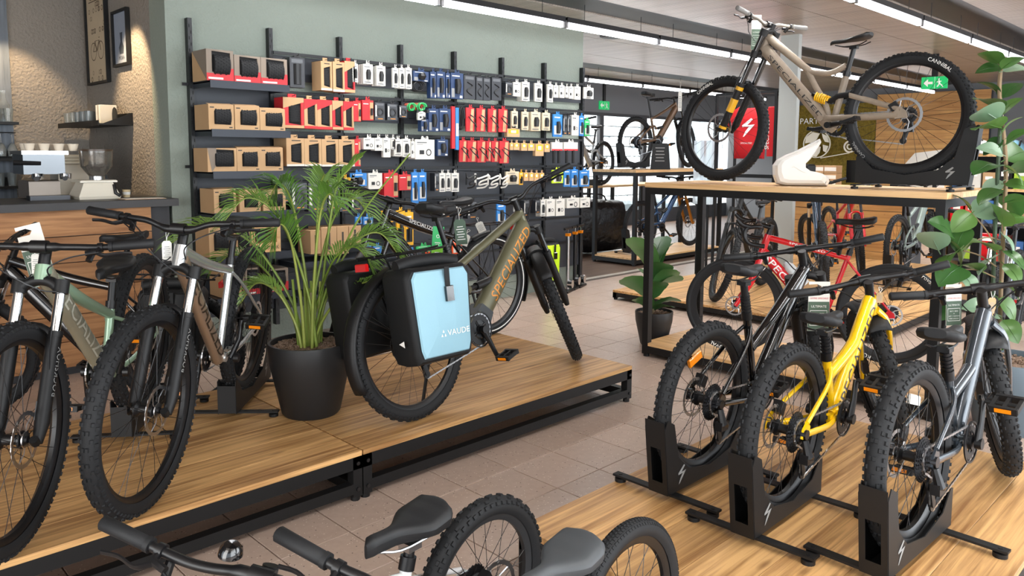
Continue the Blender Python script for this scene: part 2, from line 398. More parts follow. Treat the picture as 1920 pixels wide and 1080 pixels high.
# far window wall
FW = 10.0
ww = struct(MB().box2((6.8, FW, 2.36), (19, FW + .2, CEIL)).build('wall_far', GREY))
struct(MB().box2((6.8, FW, 0), (19, FW + .2, 0.25)).build('trim_2', DGREY))
glass = mat('window_glass', '#e8f2f5', 0.03, alpha=.10)
k = 0; x = 7.9
while x < 18:
    w_ = struct(thing('window_%d' % (k + 1), None, None, (x, FW, 0.25)))
    fr = MB(); W = 1.5; Hh = 2.11
    fr.box2((0, 0, 0), (0.07, .09, Hh)); fr.box2((W - .05, 0, 0), (W, .09, Hh)); fr.box2((.07, 0, 0), (W - .05, .09, .06)); fr.box2((.07, 0, Hh - .06), (W - .05, .09, Hh))
    fr.build('window_frame', DGREY, w_); MB().box2((.07, .04, .06), (W - .05, .048, Hh - .06)).build('pane', glass, w_)
    x += W; k += 1
# unseen shop glazing, behind and far side; left frames added around the fill light
def glazing(a, b_, n, along):
    for i in range(n):
        w_ = struct(thing('window_%d' % (20 + len([o for o in COL.objects if o.name.startswith('window_')])), None, None, a if along == 'x' else a)); L_ = (b_ - (a[0] if along == 'x' else a[1])) / n
        fr = MB()
        for u_ in (i * L_, (i + 1) * L_ - .04): fr.box2(*(((u_, 0, 0), (u_ + .04, .08, CEIL)) if along == 'x' else ((0, u_, 0), (.08, u_ + .04, CEIL))))
        for z in (0, CEIL - .06): fr.box2(*(((i * L_ + .04, 0, z), ((i + 1) * L_ - .04, .08, z + .06)) if along == 'x' else ((0, i * L_ + .04, z), (.08, (i + 1) * L_ - .04, z + .06))))
        fr.build('window_frame', DGREY, w_)
glazing((-3.6, -3.55, 0), 17.7, 10, 'x'); glazing((-3.75, -3.4, 0), 3.2, 4, 'y'); glazing((17.5, -3.4, 0), -.05, 3, 'y')
# what stands outside: a pale stone garden wall in full daylight
stone = mat('pale_stone', '#e3ebee', 0.9, bump=(6, 1.0, 0.1), var=0.16, vscale=5)
gw = thing('garden_wall', 'pale rough stone garden wall outside the far windows', 'garden wall', (13, 13.2, 0))
MB().box2((-9, 0.05, -0.2), (9, 0.5, 4.2)).build('mortar', mat('pale_mortar', '#aebcc2', 0.95), gw)
rs = random.Random(3)
sms = [MB().cbox((0, 0, 0), (w, 0.34, 0.12), 0.03).mesh('stone', stone, 20) for w in (0.26, 0.38, 0.52, 0.68)]
wl = (0.26, 0.38, 0.52, 0.68)
for r_ in range(9):
    xx = -5.2 + rs.random() * .3
    while xx < 6:
        q = rs.randrange(4)
        o = link('stone', sms[q], gw, (xx + wl[q] / 2, 0.02 - rs.random() * .04, 0.25 + r_ * 0.27)); o.scale = (1, 1, 2.05); xx += wl[q] + 0.02
struct(MB().box2((-10, 10.2, -0.12), (24, 13.6, -0.05)).build('ground_outside', mat('paving', '#b5b5ae', 0.9)))

# grey column and the wall behind the till
struct(MB().box2((9.0, 4.27, 0), (9.08, 4.50, CEIL)).build('wall_column', mat('fair_concrete', '#a7aba8', 0.8, bump=(60, 0.2, 0.004))))
struct(MB().box2((17.4, 0.0, 0), (17.6, 9.99, CEIL)).build('wall_right', GREY))
MOSS = mat('moss', '#8a7426', 0.95, bump=(38, 1.0, 0.06), var=0.55, vscale=22)
mo = thing('moss_panel', 'brown green moss wall panel with a timber edge behind the till', 'wall panel', (17.28, 0, 0))
mb = MB(); rm_ = random.Random(5)
rows = []
for a in range(46):
    rows.append([Vector((0.0 - 0.05 * rm_.random(), 6.40 + 1.75 * b2 / 40, 0.55 + 2.10 * a / 45)) for b2 in range(41)])
mb.grid(rows); mb.build('moss', MOSS, mo, 60)
MB().box2((-0.08, 8.16, 0.5), (0.06, 8.24, 2.80)).build('timber_edge', WOODT, mo)
pw = thing('timber_panel', 'warm timber board cladding right of the moss panel', 'wall panel', (17.28, 0, 0))
MB().box2((0.02, 4.25, 0.3), (0.1, 6.40, 2.78)).build('backing', DGREY, pw)
pb = MB().box((0, 0, 0), (0.03, 2.13, 0.188)).mesh('plank', wood('larch_boards', '#a9743f', '#d2a061', 0.55, grain=(16, 0.9, 16)), 30)
for k in range(13): link('plank', pb, pw, (0, 5.325, 0.40 + k * 0.193))

# display platforms: steel frames carrying planked tops
def platform(x0, x1, y0, y1, h, label, nm='display_platform', board=0.19, th=0.022, legs=True, low=True):
    t = thing(nm, label, 'platform', (x0, y0, 0), 0)
    Lx, Ly = x1 - x0, y1 - y0; s = 0.045; n = max(1, round(Ly / board)); bw = Ly / n
    pm = MB().cbox((0, 0, -th / 2), (Lx - 0.002, bw - 0.0015, th), 0.001).mesh('plank', WOODP, 20)
    for k in range(n): link('plank', pm, t, (Lx / 2, bw * (k + .5), h))
    z = h - th
    for y in (0.002, Ly - s - .002):
        MB().box2((0, y, z - s - .012), (Lx, y + s, z)).build('top_rail', BLKM, t)
        if low: MB().box2((s, y, 0.035), (Lx - s, y + s, 0.035 + s)).build('bottom_rail', BLKM, t)
    for x in (0, Lx - s):
        MB().box2((x, s, z - s), (x + s, Ly - s, z)).build('top_rail', BLKM, t)
        if low: MB().box2((x, s, 0.035), (x + s, Ly - s, 0.035 + s)).build('bottom_rail', BLKM, t)
        for y in (0.002, Ly - s - .002):
            lg = MB().box2((x, y, 0.02), (x + s, y + s, z)).build('leg', BLKM, t)
            b = MB()
            for zz in (0.055, z - 0.03): b.disc((x + s / 2, (y - 0.003) if y < 0.1 else (y + s + .003), zz), 0.009, 0.008, 8)
            b.build('bolt', DSTEEL, lg); MB().disc((x + s / 2, y + s / 2, 0.011), 0.02, 0.022, 12, 'z').build('foot', BLKM, lg)
    return t
platform(1.803, 3.735, 2.745, 4.02, 0.222, 'oak topped steel platform carrying the potted palm and olive bike')
platform(-0.135, 1.797, 2.745, 4.02, 0.222, 'oak topped steel platform under the sage and silver bikes')
platform(1.80, 3.735, 0.512, 1.79, 0.222, 'oak topped steel platform carrying three junior mountain bikes')
platform(6.3, 10.8, 2.25, 4.90, 0.10, 'low oak platform under the bikes behind the tall table', low=False)

def table(x0, x1, y0, y1, h, label, shelf=None):
    t = thing('display_table', label, 'table', (x0, y0, 0)); s = 0.05; Lx, Ly = x1 - x0, y1 - y0
    along_x = Lx > Ly; n = 3
    for k in range(n):
        if along_x: MB().cbox((Lx / 2, Ly * (k + .5) / n, h - .0175), (Lx + .01, Ly / n - .001, .035), .002).build('top_board', WOODT, t)
        else:
            o = MB().cbox((0, 0, 0), (Ly + .01, Lx / n - .001, .035), .002).build('top_board', WOODT, t, loc=(Lx * (k + .5) / n, Ly / 2, h - .0175)); o.rotation_euler.z = R(90)
    z = h - 0.035
    for y in (0, Ly - s): MB().box2((s, y, z - s), (Lx - s, y + s, z)).build('top_rail', BLKM, t); MB().box2((s, y, 0.03), (Lx - s, y + s, 0.03 + s)).build('bottom_rail', BLKM, t)
    for x in (0, Lx - s):
        MB().box2((x, s, z - s), (x + s, Ly - s, z)).build('top_rail', BLKM, t); MB().box2((x, s, 0.03), (x + s, Ly - s, 0.03 + s)).build('bottom_rail', BLKM, t)
        for y in (0, Ly - s):
            l = MB().box2((x, y, 0.02), (x + s, y + s, z)).build('leg', BLKM, t)
            MB().disc((x + s / 2, y + s / 2, 0.011), 0.022, 0.022, 12, 'z').build('foot', BLKM, l)
    if shelf is not None:
        for k in range(n):
            if along_x: MB().cbox((Lx / 2, .003 + (Ly - .006) * (k + .5) / n, shelf - .011), (Lx - .01, (Ly - .006) / n - .001, .022), .002).build('shelf_board', WOODT, t)
            else:
                o = MB().cbox((0, 0, 0), (Ly - .01, (Lx - .006) / n - .001, .022), .002).build('shelf_board', WOODT, t, loc=(.003 + (Lx - .006) * (k + .5) / n, Ly / 2, shelf - .011)); o.rotation_euler.z = R(90)
    return t
table(4.66, 5.42, 1.335, 3.34, 1.30, 'tall oak topped table holding the brown mountain bike', shelf=0.105)
table(8.38, 10.6, 6.16, 6.90, 1.30, 'tall oak topped table by the far windows, bronze bike on top', shelf=0.105)
# ---------------------------------------------------------------- bikes
MESH = {}
def cached(key, fn):
    if key not in MESH: MESH[key] = fn()
    return MESH[key]

def tyre_mesh(Rr, w, kind):
    def mk():
        b = MB(); r = w / 2; rc = Rr - r - (0.004 if kind == 'knob' else 0.001); prof = []
        for i in range(11):
            a = R(-140 + 280 * i / 10); prof.append((rc + r * math.cos(a), r * math.sin(a)))
        b.lathe(prof, 60, 'y')
        def knob(ang, lat, ln, wd, h):
            # lat: angle across the tread
            ca, sa = math.cos(ang), math.sin(ang); rad = Vector((sa, 0, ca)); tan = Vector((ca, 0, -sa)); ax = Vector((0, 1, 0))
            nrm = rad * math.cos(lat) + ax * math.sin(lat); crs = ax * math.cos(lat) - rad * math.sin(lat)
            base = rad * rc + nrm * (r - 0.001)
            vs = []
            for hh, k in ((0, 1.0), (h, 0.8)):
                for s1, s2 in ((-1, -1), (1, -1), (1, 1), (-1, 1)): vs.append(base + nrm * hh + tan * (s1 * ln / 2 * k) + crs * (s2 * wd / 2 * k))
            b.add(vs, [(4, 5, 6, 7), (0, 1, 5, 4), (1, 2, 6, 5), (2, 3, 7, 6), (3, 0, 4, 7)])
        if kind == 'knob':
            pitch = 0.026; n = int(2 * math.pi * Rr / pitch)
            for i in range(n):
                a = 2 * math.pi * i / n; u = w / 0.06
                for s_ in (-1, 1):
                    knob(a + (0.5 * 2 * math.pi / n if s_ > 0 else 0), s_ * R(62), 0.013, 0.012 * u, 0.0055)
                    if i % 2 == 0: knob(a, s_ * R(11), 0.015, 0.009 * u, 0.005)
                    else: knob(a, s_ * R(34), 0.014, 0.010 * u, 0.005)
        elif kind == 'block':
            n = int(2 * math.pi * Rr / 0.014)
            for i in range(n):
                a = 2 * math.pi * i / n
                for la in (-52, -26, 0, 26, 52): knob(a + (0.5 * 2 * math.pi / n if la in (-26, 26) else 0), R(la), 0.0085, 0.008, 0.0025)
        return b.mesh('tyre', RUB, 50)
    return cached(('tyre', Rr, w, kind), mk)

def rim_mesh(Rr, w, depth, m):
    def mk():
        ro = Rr - w * 0.92; b = MB()
        b.lathe([(ro + .006, -w * .27), (ro + .006, w * .27), (ro - depth * .35, w * .27), (ro - depth, w * .12), (ro - depth, -w * .12), (ro - depth * .35, -w * .27)], 60, 'y', closed=True)
        return b.mesh('rim', m, 40)
    return cached(('rim', Rr, w, depth, m.name), mk)
def spokes_mesh(Rr, w, depth, n, m):
    def mk():
        b = MB(); ro = Rr - w * 0.92 - depth * .9
        for i in range(n):
            a = 2 * math.pi * i / n; s_ = 1 if i % 2 else -1; a2 = a + (0.55 if (i // 2) % 2 else -0.55)
            b.tube([(0.026 * math.sin(a2), s_ * 0.03, 0.026 * math.cos(a2)), (ro * math.sin(a), s_ * 0.004, ro * math.cos(a))], 0.00115, 4, caps=False)
        return b.mesh('spokes', m, 60)
    return cached(('spk', Rr, w, depth, n, m.name), mk)
def hub_mesh(wd):
    def mk():
        b = MB(); h = wd / 2
        b.lathe([(.001, -h), (.011, -h), (.011, -.04), (.029, -.034), (.029, -.028), (.017, -.02), (.016, .02), (.029, .028), (.029, .034), (.011, .04), (.011, h), (.001, h)], 16, 'y')
        return b.mesh('hub', BLK, 40)
    return cached(('hub', wd), mk)
def rotor_mesh(r):
    def mk():
        b = MB(); n = 48
        outer = [(r * (1 if i % 2 else 0.975)) for i in range(n)]
        for i in range(n):
            a0, a1 = 2 * math.pi * i / n, 2 * math.pi * (i + 1) / n
            def p(rr, a, y): return (rr * math.sin(a), y, rr * math.cos(a))
            ri = r * .84; q = [p(outer[i], a0, .001), p(outer[(i + 1) % n], a1, .001), p(ri, a1, .001), p(ri, a0, .001)]
            q2 = [(x, -.001, z) for x, y, z in q]
            b.add(q + q2, [(0, 1, 2, 3), (7, 6, 5, 4), (0, 4, 5, 1), (2, 6, 7, 3)])
            if i % 4 == 1: b.box(p(r * .92, a0, 0), (.010, .0026, .004), Matrix.Rotation(a0 + .5, 3, 'Y'))
        for k in range(6):
            a = 2 * math.pi * k / 6
            b.tube([(r * .86 * math.sin(a), 0, r * .86 * math.cos(a)), (r * .5 * math.sin(a + .35), 0, r * .5 * math.cos(a + .35)), (.02 * math.sin(a + .4), 0, .02 * math.cos(a + .4))], .0032, 4, sq=(.4, 1))
        b.disc((0, 0, 0), .026, .004, 16)
        return b.mesh('disc_rotor', STEEL, 30)
    return cached(('rot', r), mk)
def gear(b, y, r, teeth, th=.0018, holes=True):
    n = teeth * 2; ro = [(r + .003 if i % 2 else r - .002) for i in range(n)]; ri = r * .62
    for i in range(n):
        a0, a1 = 2 * math.pi * i / n, 2 * math.pi * (i + 1) / n
        p = lambda rr, a, yy: (rr * math.sin(a), yy, rr * math.cos(a))
        q = [p(ro[i], a0, y + th), p(ro[(i + 1) % n], a1, y + th), p(ri, a1, y + th), p(ri, a0, y + th)]; q2 = [(x, y - th, z) for x, _, z in q]
        b.add(q + q2, [(0, 1, 2, 3), (7, 6, 5, 4), (0, 4, 5, 1)])
def cassette_mesh(rmax, k, m):
    def mk():
        b = MB()
        for i in range(k):
            r = rmax - (rmax - .022) * i / (k - 1); gear(b, -.036 - i * .0037, r, max(10, int(r * 2 * math.pi / .0127)))
        b.disc((0, -.055, 0), .018, .05, 14)
        return b.mesh('cassette', m, 20)
    return cached(('cas', rmax, k, m.name), mk)

def catmull(pts, n=6):
    pts = [Vector(p) for p in pts]; P = [pts[0] * 2 - pts[1]] + pts + [pts[-1] * 2 - pts[-2]]; out = []
    for i in range(1, len(P) - 2):
        a, b, c, d = P[i - 1], P[i], P[i + 1], P[i + 2]
        for k in range(n):
            t = k / n
            out.append(0.5 * ((2 * b) + (c - a) * t + (2 * a - 5 * b + 4 * c - d) * t * t + (3 * b - 3 * c + d - a) * t ** 3))
    return out + [pts[-1]]

def saddle_mesh(L, W, th, m):
    def mk():
        b = MB(); rows = []; n = 18
        for i in range(n + 1):
            t = i / n; x = L * (t - .42)                       # tail at t=0, nose at t=1
            w = W / 2 * (1 - .06 * (1 - t) ** 2) if t < .28 else W / 2 * (.25 + .75 * (0.5 + 0.5 * math.cos(min(1, (t - .28) / .42) * math.pi)))
            if t < .10: w *= math.sqrt(max(.05, 1 - ((.10 - t) / .10) ** 2 * .75))
            if t > .93: w *= math.sqrt(max(.08, 1 - ((t - .93) / .07) ** 2))
            zc = .018 * (1 - t * 1.5) ** 2 + (.004 if t < .1 else 0) - (.012 * ((t - .9) / .1) ** 2 if t > .9 else 0)
            d = th * (.95 if t < .3 else .8)
            if t < .04 or t > .97: d *= .75
            ring = []
            for j in range(17):
                a = math.pi * 2 * j / 16; ca, sa = math.cos(a), math.sin(a)
                y = w * (abs(ca) ** .75) * (1 if ca >= 0 else -1)
                z = (d * .42 * (abs(sa) ** .7)) if sa > 0 else -(d * .58) * (abs(sa) ** .5)
                ring.append(Vector((x, y, zc + z)))
            rows.append(ring)
        b.grid(rows); b.add([p for p in rows[0][:16]], [tuple(range(16))]); b.add([p for p in rows[-1][:16]], [tuple(range(16))])
        return b.mesh('saddle', m, 60)
    return cached(('sad', L, W, th, m.name), mk)

def s_mark(parent, origin, xdir, ydir, h, m, lift=.001):
    "the slanted lightning S found on frames and stands"
    poly = [(.62, 1.0), (.10, .62), (.12, .52), (.52, .56), (.30, .30), (.16, .0), (.24, .02), (.62, .42), (.84, .66), (.40, .62), (.72, .92)]
    xd, yd = Vector(xdir).normalized(), Vector(ydir).normalized(); n = xd.cross(yd); o = Vector(origin) + n * lift
    b = MB(); b.add([o + xd * (x * h) + yd * (y * h) for x, y in poly], [(0, 1, 2, 3, 9, 10), (3, 4, 7, 8, 9), (4, 5, 6, 7)])
    me = bpy.data.meshes.new('logo_mark'); me.from_pydata(b.v, [], b.f); me.materials.append(m); return link('logo_mark', me, parent)

def pedal_mesh(refl=True):
    def mk():
        b = MB(); b.tube([(0, -.015, 0), (0, .09, 0)], .008, 8)
        for x in (-.042, .042): b.box((x, .052, 0), (.014, .085, .024))
        for y in (.014, .052, .09): b.box((0, y, 0), (.09, .012, .018))
        b.m = 1
        for x in (-.05, .05): b.box((x, .052, 0), (.003, .05, .014))
        return b.mesh('pedal', [BLKM, ORANGE if refl else BLKM], 30)
    return cached(('pedal', refl), mk)

def bike(c):
    g = c.get
    Rr, w, wb = g('R', .37), g('tw', .058), g('wb', 1.18); fm = c['frame']; acc = g('acc', BLK)
    root = thing('bicycle' if g('cat', 'bicycle') == 'bicycle' else g('cat'), c['label'], 'bicycle', (c['x'], c['y'], g('z', 0.0)), R(c['head']), rx=R(g('lean', 0))); root.rotation_euler.y = R(g('pitch', 0))
    kind = g('tyre', 'knob'); dep = g('rimd', .022); rimm = g('rim', BLK); spm = g('spoke', BLK)
    Rf = g('Rf', Rr)
    # geometry of the steering axis
    hta = R(g('hta', 66)); u = Vector((-math.cos(hta), 0, math.sin(hta))); nf = Vector((math.sin(hta), 0, math.cos(hta)))
    fh = Vector((wb, 0, Rf)); ab = fh - nf * g('rake', .044); Lf = g('flen', .53)
    crown = ab + u * Lf; htb = crown + u * .012; htt = htb + u * g('htl', .115)
    bb = Vector((math.sqrt(max(.01, g('cs', .44) ** 2 - (Rr - g('bbz', .33)) ** 2)), 0, g('bbz', .33)))
    sta = R(g('sta', 74)); sd = Vector((-math.cos(sta), 0, math.sin(sta))); stl = g('stl', .43); stt = bb + sd * stl
    rh = Vector((0, 0, Rr))
    steer = R(g('steer', 0)); S3 = Matrix.Rotation(steer, 3, u)
    SM = Matrix.Translation(ab) @ S3.to_4x4() @ Matrix.Translation(-ab)
    def steered(b): return b.xf(SM)
    # ---- wheels
    def wheel(nm, M, r, rear):
        o = link(nm, rim_mesh(r, w, dep, rimm), root, M=M)
        link('tyre', tyre_mesh(r, w, kind), o); link('spokes', spokes_mesh(r, w, dep, g('nsp', 28), spm), o)
        link('hub', hub_mesh(.13 if rear else .10), o)
        if g('disc', True): link('disc_rotor', rotor_mesh(g('rot', .09)), o, (0, .045 if rear else .042, 0))
        if rear: link('cassette', cassette_mesh(g('casr', .085), g('casn', 10), g('casm', DSTEEL)), o)
        for tt, ang, hgt, mt_ in (g('tyretext', []) if rear else g('tyretextf', g('tyretext', []))):
            b = MB(); vs, fs, tw_ = TEXTS[tt]; rr0 = r - w * .55
            for side in (1, -1):
                pts = []
                for p in vs:
                    a = ang + (p.x - tw_ / 2) * hgt / rr0 * (-1 if side > 0 else 1) ; rr = rr0 + (p.y - .5) * hgt
                    tt_ = (rr - (r - w / 2)) / (w / 2); yy = side * (w / 2 * math.sqrt(max(.05, 1 - tt_ * tt_)) + .0015)
                    pts.append((rr * math.sin(a), yy, rr * math.cos(a)))
                b.add(pts, fs)
            me = bpy.data.meshes.new('tyre_lettering'); me.from_pydata(b.v, [], b.f); me.materials.append(mt_); link('tyre_lettering', me, o)
        if g('stripe'):
            b = MB()
            for side in (1, -1):
                rr = r - w * .62; b.lathe([(rr + .004, side * (w * .5 + .0008)), (rr - .004, side * (w * .49 + .0008))], 60, 'y')
            b.build('reflective_stripe', WHITEP, o)
        if g('refl') and (rear or g('refl') == 'both'):
            b = MB(); rm = r - w - dep - .045; b.cbox((0, .0, 0), (.085, .012, .032), .004); b.xf(Matrix.Translation((rm * math.sin(g('refla', -.6)), .012, rm * math.cos(g('refla', -.6)))) @ Matrix.Rotation(g('refla', -.6), 4, 'Y'))
            b.build('spoke_reflector', g('reflm', ORANGE), o)
        return o
    rw = wheel('rear_wheel', Matrix.Translation(rh) @ Matrix.Rotation(g('spin', .2), 4, 'Y'), Rr, True)
    fw = wheel('front_wheel', SM @ Matrix.Translation(fh) @ Matrix.Rotation(g('spin', .2) * 2, 4, 'Y'), Rf, False)
    # ---- frame
    fr = MB(); style = g('style', 'hard'); eb = g('ebike', False)
    ttr, dtr, str_ = g('ttr', .021), g('dtr', .030 if not eb else .048), g('str', .017)
    hp_t = htt - u * .022; hp_b = htb + u * .03
    tj = bb + sd * (stl - g('tj', .045))
    fr.tube([htb, htt], .025, 14)
    tt_path = g('ttpath')
    if tt_path: tt_pts = [hp_t] + [Vector((a, 0, z_)) for a, z_ in tt_path]
    else: tt_pts = [hp_t, hp_t.lerp(tj, .5) + Vector((0, 0, -g('sag', .012))), tj]
    tts = catmull(tt_pts, 6); fr.tube(tts, [ttr * (1.12 - .3 * i / len(tts)) for i in range(len(tts))], 12)
    if style != 'dh' or True: fr.tube([bb, stt] if not g('stkink') else [bb + Vector((.03, 0, .05)), bb + sd * stl * .5 + Vector((.02, 0, 0)), stt], str_, 12)
    for st_p in g('strut', []): fr.tube(catmull([Vector((a_, 0, z_)) for a_, z_ in st_p], 4), .0185, 10)
    dm = g('dtmat'); dt = MB() if dm else fr
    dpts = catmull([hp_b, hp_b.lerp(bb, .12) + Vector((0, 0, .006)), hp_b.lerp(bb, .9) - Vector((0, 0, g('dtbow', .005))), bb + Vector((0, 0, -.004))], 4)
    sq = (.86, 1.12) if not eb else (.72, 1.15)
    dt.tube(dpts, [dtr * (.85 if i < 2 else 1.0) for i in range(len(dpts))], 14, sq=sq)
    if not eb: fr.tube([bb - Vector((0, .036, 0)), bb + Vector((0, .036, 0))], .023, 14)
    drop = .068
    sj = bb + sd * (stl - g('ssj', .055))
    smat = fm
    if style in ('hard', 'road'):
        for s_ in (-1, 1):
            fr.tube(catmull([sj + Vector((0, s_ * .012, 0)), sj.lerp(rh, .25) + Vector((0, s_ * .042, .0)), rh + Vector((.02, s_ * drop, .035))], 4), .0085, 8)
            fr.tube(catmull([bb + Vector((-.01, s_ * .028, 0)), bb.lerp(rh, .35) + Vector((0, s_ * .05, -.012)), rh + Vector((.03, s_ * drop, -.005))], 4), .0105, 8, sq=(.8, 1.2))
            fr.prism([(-.02, Rr - .012), (.035, Rr - .018), (.04, Rr + .02), (.02, Rr + .042), (-.012, Rr + .018)], s_ * drop - .004, s_ * drop + .004)
        fr.box(bb.lerp(rh, .2), (.03, .075, .03))
    else:
        pv = bb + Vector(g('pivot', (.02, 0, .075))); rk = bb + sd * (stl * g('rkh', .60)) + Vector(g('rko', (.0, 0, 0)))
        for s_ in (-1, 1):
            fr.tube(catmull([pv + Vector((0, s_ * .03, 0)), pv.lerp(rh, .3) + Vector((0, s_ * .055, -.004)), rh + Vector((.03, s_ * drop, 0))], 4), .014, 8, sq=(.7, 1.3))
            yk = rk + Vector((-.07, s_ * .045, .012))
            fr.tube(catmull([yk, yk.lerp(rh, .5) + Vector((0, s_ * .02, .012)), rh + Vector((.012, s_ * drop, .03))], 4), .012, 8, sq=(.7, 1.3))
            fr.prism([(-.025, Rr - .02), (.045, Rr - .022), (.05, Rr + .02), (.02, Rr + .05), (-.018, Rr + .02)], s_ * drop - .006, s_ * drop + .006)
        fr.tube([pv - Vector((0, .05, 0)), pv + Vector((0, .05, 0))], .02, 10)
    frame = fr.build('frame', fm, root, 50)
    if dm: dt.build('down_tube', dm, root, 50)
    if style in ('fs', 'dh'):
        lk = MB()
        for s_ in (-1, 1):
            yk = rk + Vector((-.075, s_ * .05, .014)); lk.tube([yk, rk + Vector((.0, s_ * .042, .012)), rk + Vector((.055, s_ * .03, -.02))], .013, 8, sq=(.5, 1.4))
        lk.build('suspension_link', g('linkm', fm), root, 50)
        a0 = rk + Vector((.06, 0, -.02)); a1 = hp_b.lerp(bb, g('shk', .62)) + Vector((-.01, 0, .045))
        if g('coil'):
            b = MB(); b.tube([a0, a1], .012, 10); sh = b.build('shock', BLK, root)
            d_ = (a1 - a0); hl = []; e1 = d_.normalized(); e2 = Vector((0, 1, 0)); e3 = e1.cross(e2)
            for i in range(64):
                t_ = i / 63; hl.append(a0 + d_ * (.12 + .7 * t_) + (e2 * math.cos(t_ * 42) + e3 * math.sin(t_ * 42)) * .029)
            MB().tube(hl, .0058, 6).build('coil_spring', g('coil'), sh)
        else:
            b = MB(); b.tube([a0, a0.lerp(a1, .45)], .013, 10); b.tube([a0.lerp(a1, .35), a1], .022, 12); b.build('shock', BLK, root)
    if eb:
        b = MB(); b.lathe([(.001, -.05), (.055, -.05), (.066, -.035), (.066, .035), (.055, .05), (.001, .05)], 18, 'y', bb + Vector((.012, 0, .012)))
        b.prism([(bb.x - .05, bb.z - .02), (bb.x + .01, bb.z - .055), (bb.x + .10, bb.z + .005), (bb.x + .14, bb.z + .07), (bb.x + .06, bb.z + .13), (bb.x - .04, bb.z + .06)], -.042, .042)
        b.build('motor_housing', g('motorm', BLKM), root, 45)
    if g('dec'):
        for s_ in g('decsides', (1, -1)):
            a, b2 = dpts[g('deca', 2)], dpts[g('decb', -3)]
            p0, p1 = (a, b2) if s_ > 0 else (b2, a)
            tube_text(g('dectext', 'SPECIALIZED'), c['dec'], frame, p0, p1, dtr, dtr, g('dech', dtr * 1.25), s_, (p1 - p0).length * g('decl', .9), squash=(1.12, .9) if not eb else (1.15, .75)) if False else \
            tube_text(g('dectext', 'SPECIALIZED'), c['dec'], frame, p0, p1, dtr, dtr, g('dech', dtr * 1.25), s_, (p1 - p0).length * g('decl', .9), squash=(sq[0], sq[1]))
    if g('dec2'):
        for s_ in (1, -1):
            a, b2 = tts[2], tts[-3]; p0, p1 = (a, b2) if s_ > 0 else (b2, a)
            tube_text('SPECIALIZED', c['dec2'], frame, p0, p1, ttr * 1.06, ttr * .95, ttr * .8, s_, .24, mid=g('dec2mid', .25 * s_ if False else .2))
    # ---- fork
    ft = g('fork', 'susp'); fkm = g('forkm', BLKM); sh_ = g('fw', .052 + w * .22)
    fk = MB(); stn = MB(); low = MB()
    def off(p, s_): return Vector(p) + Vector((0, s_ * sh_, 0))
    if ft in ('susp', 'dual'):
        arch_z = Lf - (g('trav', .13) + .035)
        sr = g('stan', .0165)
        top = Lf + (g('htl', .115) + .02 if ft == 'dual' else 0)
        for s_ in (-1, 1):
            a = off(ab, s_); stn.tube([a + u * (arch_z - .06), a + u * top], sr, 12)
            low.tube([a + nf * .012 - u * .012, a + u * .05, a + u * arch_z], [.015, sr + .0065, sr + .0065], 12)
            low.tube([a + u * (arch_z - .012), a + u * (arch_z + .006)], sr + .009, 12)
            low.tube([a - u * .012 + nf * .02, a + nf * g('rake', .044)], .014, 8)
        # arch over the tyre
        ar = []
        for i in range(9):
            t_ = i / 8; ang = math.pi * t_; ar.append(ab + Vector((0, sh_ * math.cos(ang), 0)) + u * (arch_z - .03 + .055 * math.sin(ang)) + nf * (.018 * math.sin(ang)))
        low.tube(ar, .0115, 8, sq=(1, 1.25))
        for kk in ((Lf + .0,) if ft == 'susp' else (Lf, Lf + g('htl', .115) + .022)):
            cpts = [off(ab + u * (kk - .02), -1), off(ab + u * (kk + .005), -.55), ab + u * (kk + .014), off(ab + u * (kk + .005), .55), off(ab + u * (kk - .02), 1)]
            fk.tube(catmull(cpts, 4), .0185, 10, sq=(1.0, 1.15))
            for s_ in (-1, 1): fk.tube([off(ab + u * (kk - .032), s_), off(ab + u * (kk + .014), s_)], sr + .008, 12)
        fork = steered(fk).build('fork', g('crownm', fkm), root, 50)
        steered(stn).build('stanchions', g('stanm', CHROME), fork, 50)
        lo = steered(low).build('fork_lowers', fkm, fork, 50)
        if g('forktext'):
            for s_ in (1, -1):
                a = SM @ (off(ab, s_) + u * (arch_z - .03)); b2 = SM @ (off(ab, s_) + u * .12)
                tube_text(g('forktext'), g('forktextm', GREYP), lo, b2, a, sr + .0065, sr + .0065, .024, s_, .16)
        if g('forkacc'):
            a = off(ab, 1)
            for k0, k1 in ((.14, arch_z - .11), (arch_z - .045, arch_z - .02), (.012, .03)): steered(MB().tube([a + u * k0, a + u * k1], sr + .0078, 12)).build('fork_decal', g('forkacc'), lo, 50)
    else:
        for s_ in (-1, 1):
            fk.tube(catmull([ab + u * (Lf - .005) + Vector((0, s_ * .018, 0)), off(ab + u * (Lf - .07), s_ * .92), off(ab + u * (Lf * .5), s_), off(ab + nf * g('rake', .044), s_ * .95)], 4), [.020, .019, .018, .018, .017, .017, .016, .016, .015, .014, .013, .012, .012], 10, sq=(.75, 1.25))
        fk.tube([ab + u * (Lf - .02), crown + u * .01], .024, 12)
        fork = steered(fk).build('fork', g('forkm', fm), root, 50)
    MB().box(SM @ (off(fh, -1.0) + Vector((0, 0, 0))), (.03, .012, .03), S3).build('axle_end', BLK, fork)
    b = MB(); b.box(SM @ (off(fh + u * .09 - nf * .045, 1.0) + Vector((0, -.008, 0))), (.03, .026, .06), S3 @ Matrix.Rotation(-math.pi / 2 + hta, 3, 'Y'))
    b.build('brake_caliper', BLK, fork)
    # ---- cockpit
    sp = htt + u * g('spacer', .02); stm = MB()
    fwd = Vector((1, 0, 0)); sl = g('stem', .05); bc = sp + u * .028 + nf * sl * .95 + u * (sl * g('stemrise', .1))
